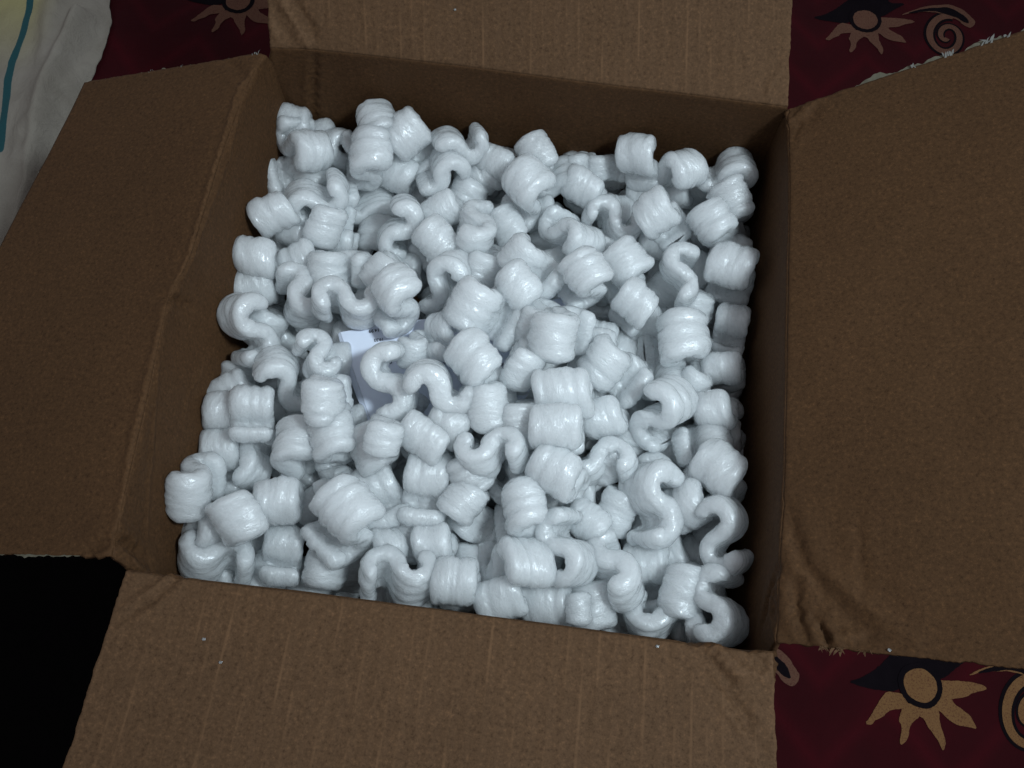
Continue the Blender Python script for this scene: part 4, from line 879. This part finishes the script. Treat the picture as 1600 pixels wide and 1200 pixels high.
(-982,-1714,-1135,0.535,-0.540,-0.417,-0.499,0.970,5,'half-buried foam twin-humped barrel, ribs crosswise, at front wall, drooping-flap half',G),
(-908,82,-1065,0.091,0.207,-0.317,0.921,0.970,14,'half-buried foam flat upright S-curl, S face up, mid box, drooping-flap half',G),
(-997,371,-959,0.120,0.304,0.689,0.647,0.970,8,'mostly hidden foam single-humped barrel, ribs slanting, mid box, drooping-flap half, first rightwards',G),
(-965,1069,-1048,0.491,-0.449,0.506,0.549,0.970,20,'half-buried foam twin-humped barrel, ribs crosswise, near back wall, drooping-flap half',G),
(-885,1628,-1211,0.316,0.669,-0.242,-0.628,0.970,7,'mostly hidden foam single-humped barrel, ribs upright, at back wall, drooping-flap half, second rightwards',G),
(-596,-1651,-1230,0.446,0.297,-0.084,-0.840,0.970,3,'mostly hidden foam tipped curl, one S end showing, at front wall, drooping-flap half, second rightwards',G),
(-607,-1129,-1154,0.402,-0.577,-0.400,0.588,0.970,21,'mostly hidden foam single-humped barrel, ribs upright, near front wall, drooping-flap half, frontmost one',G),
(-464,-851,-1011,0.107,0.527,0.403,-0.740,0.970,8,'mostly hidden foam twin-humped barrel, ribs slanting, near front wall, drooping-flap half',G),
(-407,-286,-1146,0.547,0.114,0.400,0.727,0.970,11,'mostly hidden foam tipped curl, one S end showing, mid box, drooping-flap half, frontmost one',G),
(-574,-78,-985,0.627,-0.188,0.424,0.626,0.970,0,'mostly hidden foam twin-humped barrel, ribs crosswise, mid box, drooping-flap half',G),
(-423,228,-958,0.482,0.053,-0.413,0.771,0.970,17,'mostly hidden foam flat crosswise S-curl, S face up, mid box, drooping-flap half',G),
(-399,736,-988,0.280,0.453,-0.388,-0.752,0.970,11,'mostly hidden foam single-humped barrel, ribs slanting, near back wall, drooping-flap half, rightward one',G),
(-527,1508,-1170,0.192,-0.260,0.577,0.750,0.970,22,'mostly hidden foam single-humped barrel, ribs crosswise, at back wall, drooping-flap half',G),
(-107,-1645,-1129,0.420,-0.477,0.257,-0.728,0.970,13,'mostly hidden foam single-humped barrel, ribs upright, at front wall, midway across',G),
(-130,-1251,-1199,0.523,0.475,0.178,-0.685,0.970,8,'mostly hidden foam tipped curl, one S end showing, at front wall, midway across',G),
(-89,1468,-1126,0.140,0.525,0.363,0.757,0.970,13,'mostly hidden foam single-humped barrel, ribs upright, at back wall, midway across, leftward one',G),
(314,-1662,-1192,0.345,-0.375,-0.492,-0.705,0.970,11,'mostly hidden foam twin-humped barrel, ribs crosswise, at front wall, midway across',G),
(215,-903,-1199,0.382,-0.490,0.078,-0.780,0.970,4,'mostly hidden foam twin-humped barrel, ribs upright, near front wall, midway across',G),
(288,-461,-1227,0.055,0.180,-0.003,-0.982,0.970,14,'mostly hidden foam flat upright S-curl, S face up, near front wall, midway across',G),
(378,238,-1036,0.176,0.250,-0.019,-0.952,0.970,19,'mostly hidden foam flat upright S-curl, S face up, mid box, midway across',G),
(326,1049,-996,0.156,0.090,-0.219,-0.959,0.970,6,'half-buried foam tipped curl, one S end showing, near back wall, midway across',G),
(756,-769,-1153,0.387,0.261,0.260,-0.845,0.970,6,'mostly hidden foam flat slanting S-curl, S face up, near front wall, torn-flap half',G),
(696,-434,-1173,0.278,-0.064,0.215,-0.934,0.970,7,'mostly hidden foam flat upright S-curl, S face up, mid box, torn-flap half',G),
(634,342,-933,0.496,0.312,-0.156,0.795,0.970,15,'mostly hidden foam flat crosswise S-curl, S face up, mid box, torn-flap half',G),
(728,756,-1094,0.173,0.276,0.770,0.549,0.970,15,'mostly hidden foam tipped curl, one S end showing, near back wall, torn-flap half, leftward one',G),
(777,1482,-1050,0.497,0.525,-0.344,-0.599,0.970,5,'mostly hidden foam single-humped barrel, ribs upright, at back wall, torn-flap half, leftward one',G),
(-495,-1638,-1170,0.685,0.201,-0.474,0.515,0.970,23,'mostly hidden foam tipped curl, one S end showing, at front wall, drooping-flap half, third rightwards',G),
(-841,-1522,-1086,0.149,-0.120,-0.344,-0.919,0.970,21,'half-buried foam tipped curl, one S end showing, at front wall, drooping-flap half',G),
(972,-105,-1106,0.530,-0.033,-0.463,0.710,0.970,22,'half-buried foam flat crosswise S-curl, S face up, mid box, torn-flap half',G),
(1163,695,-1087,0.011,0.728,0.038,-0.684,0.970,7,'mostly hidden foam twin-humped barrel, ribs upright, near back wall, torn-flap half',G),
(-709,-334,-1034,0.370,-0.302,-0.683,-0.553,0.970,11,'half-buried foam twin-humped barrel, ribs crosswise, mid box, drooping-flap half',G),
(1545,-1695,-1154,0.469,-0.361,-0.485,0.644,0.970,0,'half-buried foam single-humped barrel, ribs upright, at front wall, beside torn flap, frontmost one',G),
(1010,1352,-1106,0.395,0.362,-0.163,0.829,0.970,0,'mostly hidden foam flat slanting S-curl, S face up, at back wall, torn-flap half',G),
(1224,-977,-1155,0.118,0.411,-0.164,-0.889,0.970,6,'mostly hidden foam tipped curl, one S end showing, near front wall, torn-flap half',G),
(1425,-420,-1182,0.420,-0.492,-0.384,0.659,0.970,9,'mostly hidden foam single-humped barrel, ribs upright, mid box, beside torn flap',G),
(1415,-160,-1092,0.634,0.151,-0.426,-0.628,0.970,3,'mostly hidden foam tipped curl, one S end showing, mid box, beside torn flap',G),
(953,342,-1062,0.192,0.435,-0.334,-0.814,0.970,19,'half-buried foam single-humped barrel, ribs slanting, mid box, torn-flap half',G),
(1439,1054,-1042,0.463,0.476,-0.317,-0.678,0.970,1,'mostly hidden foam single-humped barrel, ribs upright, near back wall, beside torn flap, first rightwards',G),
(1470,1508,-1143,0.131,-0.482,-0.439,-0.747,0.970,1,'mostly hidden foam single-humped barrel, ribs slanting, at back wall, beside torn flap',G),
(-1695,-1643,-1440,0.512,0.324,0.092,-0.791,0.970,21,'mostly hidden foam tipped curl, one S end showing, at front wall, beside drooping flap',G),
(1336,832,-1110,0.413,0.003,0.550,0.726,0.970,4,'half-buried foam single-humped barrel, ribs slanting, near back wall, beside torn flap',G),
(-847,219,-1233,0.119,0.486,-0.080,0.862,0.970,12,'mostly hidden foam tipped curl, one S end showing, mid box, drooping-flap half, backmost one',G),
(-332,-27,-1139,0.287,-0.222,0.635,-0.681,0.970,1,'mostly hidden foam single-humped barrel, ribs slanting, mid box, drooping-flap half, third rightwards',G),
(-1007,-1672,-1416,0.243,0.708,-0.506,-0.429,0.970,18,'mostly hidden foam tipped curl, one S end showing, at front wall, drooping-flap half, first rightwards',G),
(-992,-274,-1231,0.017,-0.547,0.469,0.693,0.970,9,'mostly hidden foam single-humped barrel, ribs slanting, mid box, drooping-flap half, second rightwards',G),
(-1600,-217,-1221,0.105,-0.264,0.218,0.934,0.970,18,'mostly hidden foam twin-humped barrel, ribs crosswise, mid box, beside drooping flap, rightward one',G),
(1584,-1060,-1176,0.579,-0.397,-0.310,-0.641,0.970,18,'mostly hidden foam twin-humped barrel, ribs crosswise, near front wall, beside torn flap',G),
(-680,874,-1237,0.297,0.376,0.527,0.702,0.970,1,'mostly hidden foam single-humped barrel, ribs upright, near back wall, drooping-flap half',G),
(-1543,-1435,-1170,0.024,-0.560,-0.438,-0.703,0.970,12,'mostly hidden foam single-humped barrel, ribs slanting, at front wall, beside drooping flap',G),
(756,1670,-1221,0.192,-0.477,-0.524,-0.679,0.970,10,'mostly hidden foam tipped curl, one S end showing, at back wall, torn-flap half, backmost one',G),
(-529,450,-1084,0.243,0.304,-0.435,0.812,0.970,16,'mostly hidden foam flat slanting S-curl, S face up, mid box, drooping-flap half',G),
(636,-1652,-1474,0.058,-0.307,-0.573,0.757,0.970,17,'mostly hidden foam single-humped barrel, ribs slanting, at front wall, torn-flap half',G),
(772,1629,-1061,0.201,0.550,0.019,-0.810,0.970,17,'mostly hidden foam tipped curl, one S end showing, at back wall, torn-flap half, frontmost one',G),
(-1727,181,-1221,0.006,-0.417,-0.309,-0.855,0.970,21,'mostly hidden foam single-humped barrel, ribs slanting, mid box, beside drooping flap',G),
(806,687,-1138,0.264,-0.003,0.191,0.945,0.970,17,'mostly hidden foam tipped curl, one S end showing, near back wall, torn-flap half, rightward one',G),
(1700,-1391,-1266,0.240,0.338,0.404,0.815,0.970,10,'mostly hidden foam single-humped barrel, ribs slanting, at front wall, beside torn flap',G),
(1625,110,-1129,0.652,-0.030,-0.067,0.755,0.970,1,'mostly hidden foam flat crosswise S-curl, S face up, mid box, beside torn flap',G),
(1170,1136,-1210,0.570,0.301,-0.252,0.722,0.970,16,'mostly hidden foam flat crosswise S-curl, S face up, near back wall, torn-flap half',G)]

for (x, y, z, qw, qx, qy, qz, sc, k, lab, grp) in FOAM:
    o = bpy.data.objects.new('foam_peanut', MESH[k]); COL.objects.link(o)
    o.rotation_mode = 'QUATERNION'
    o.location = (x / 1e4, y / 1e4, z / 1e4); o.rotation_quaternion = (qw, qx, qy, qz); o.scale = (sc * (1 + .05 * math.sin(x * 1.7)), sc * (1 + .05 * math.sin(y * 2.3)), sc * (1 + .07 * math.sin(z * 3.1 + x)))
    tag(o, lab, 'packing peanut', grp)

# ------------------------------------------------------------------ crumbs of foam on the flaps
rc2 = random.Random(9)
for (x, y, z), lab in zip(S['crumbs'], ('tiny white foam crumb on the near flap close to the rim, torn-flap end', 'tiny white foam crumb on the near flap, drooping-flap end', 'tiny white foam crumb high on the back flap', 'tiny white foam crumb low on the near flap', 'tiny pale paper crumb by the lower edge of the torn flap')):
    bm = bmesh.new(); bmesh.ops.create_icosphere(bm, subdivisions=2, radius=.0011)
    for v in bm.verts: v.co *= 1 + .35 * nz(v.co.x * 2000 + x * 99, v.co.y * 2000, v.co.z * 2000)
    me = bpy.data.meshes.new('foam_crumb'); bm.to_mesh(me); bm.free(); me.materials.append(M_foam)
    o = bpy.data.objects.new('foam_crumb', me); COL.objects.link(o)
    # rest on the flap: cast down on to it
    dg = bpy.context.evaluated_depsgraph_get()
    c0 = Vector(CAM[3:6]); d = (Vector((x, y, z)) - c0).normalized()
    hit, loc, nrm_, _, _, _ = scene.ray_cast(dg, c0, d)
    o.location = (loc + nrm_ * .0006) if hit else (x, y, z); o.scale = (1, .8, .6)
    tag(o, lab, 'crumb')
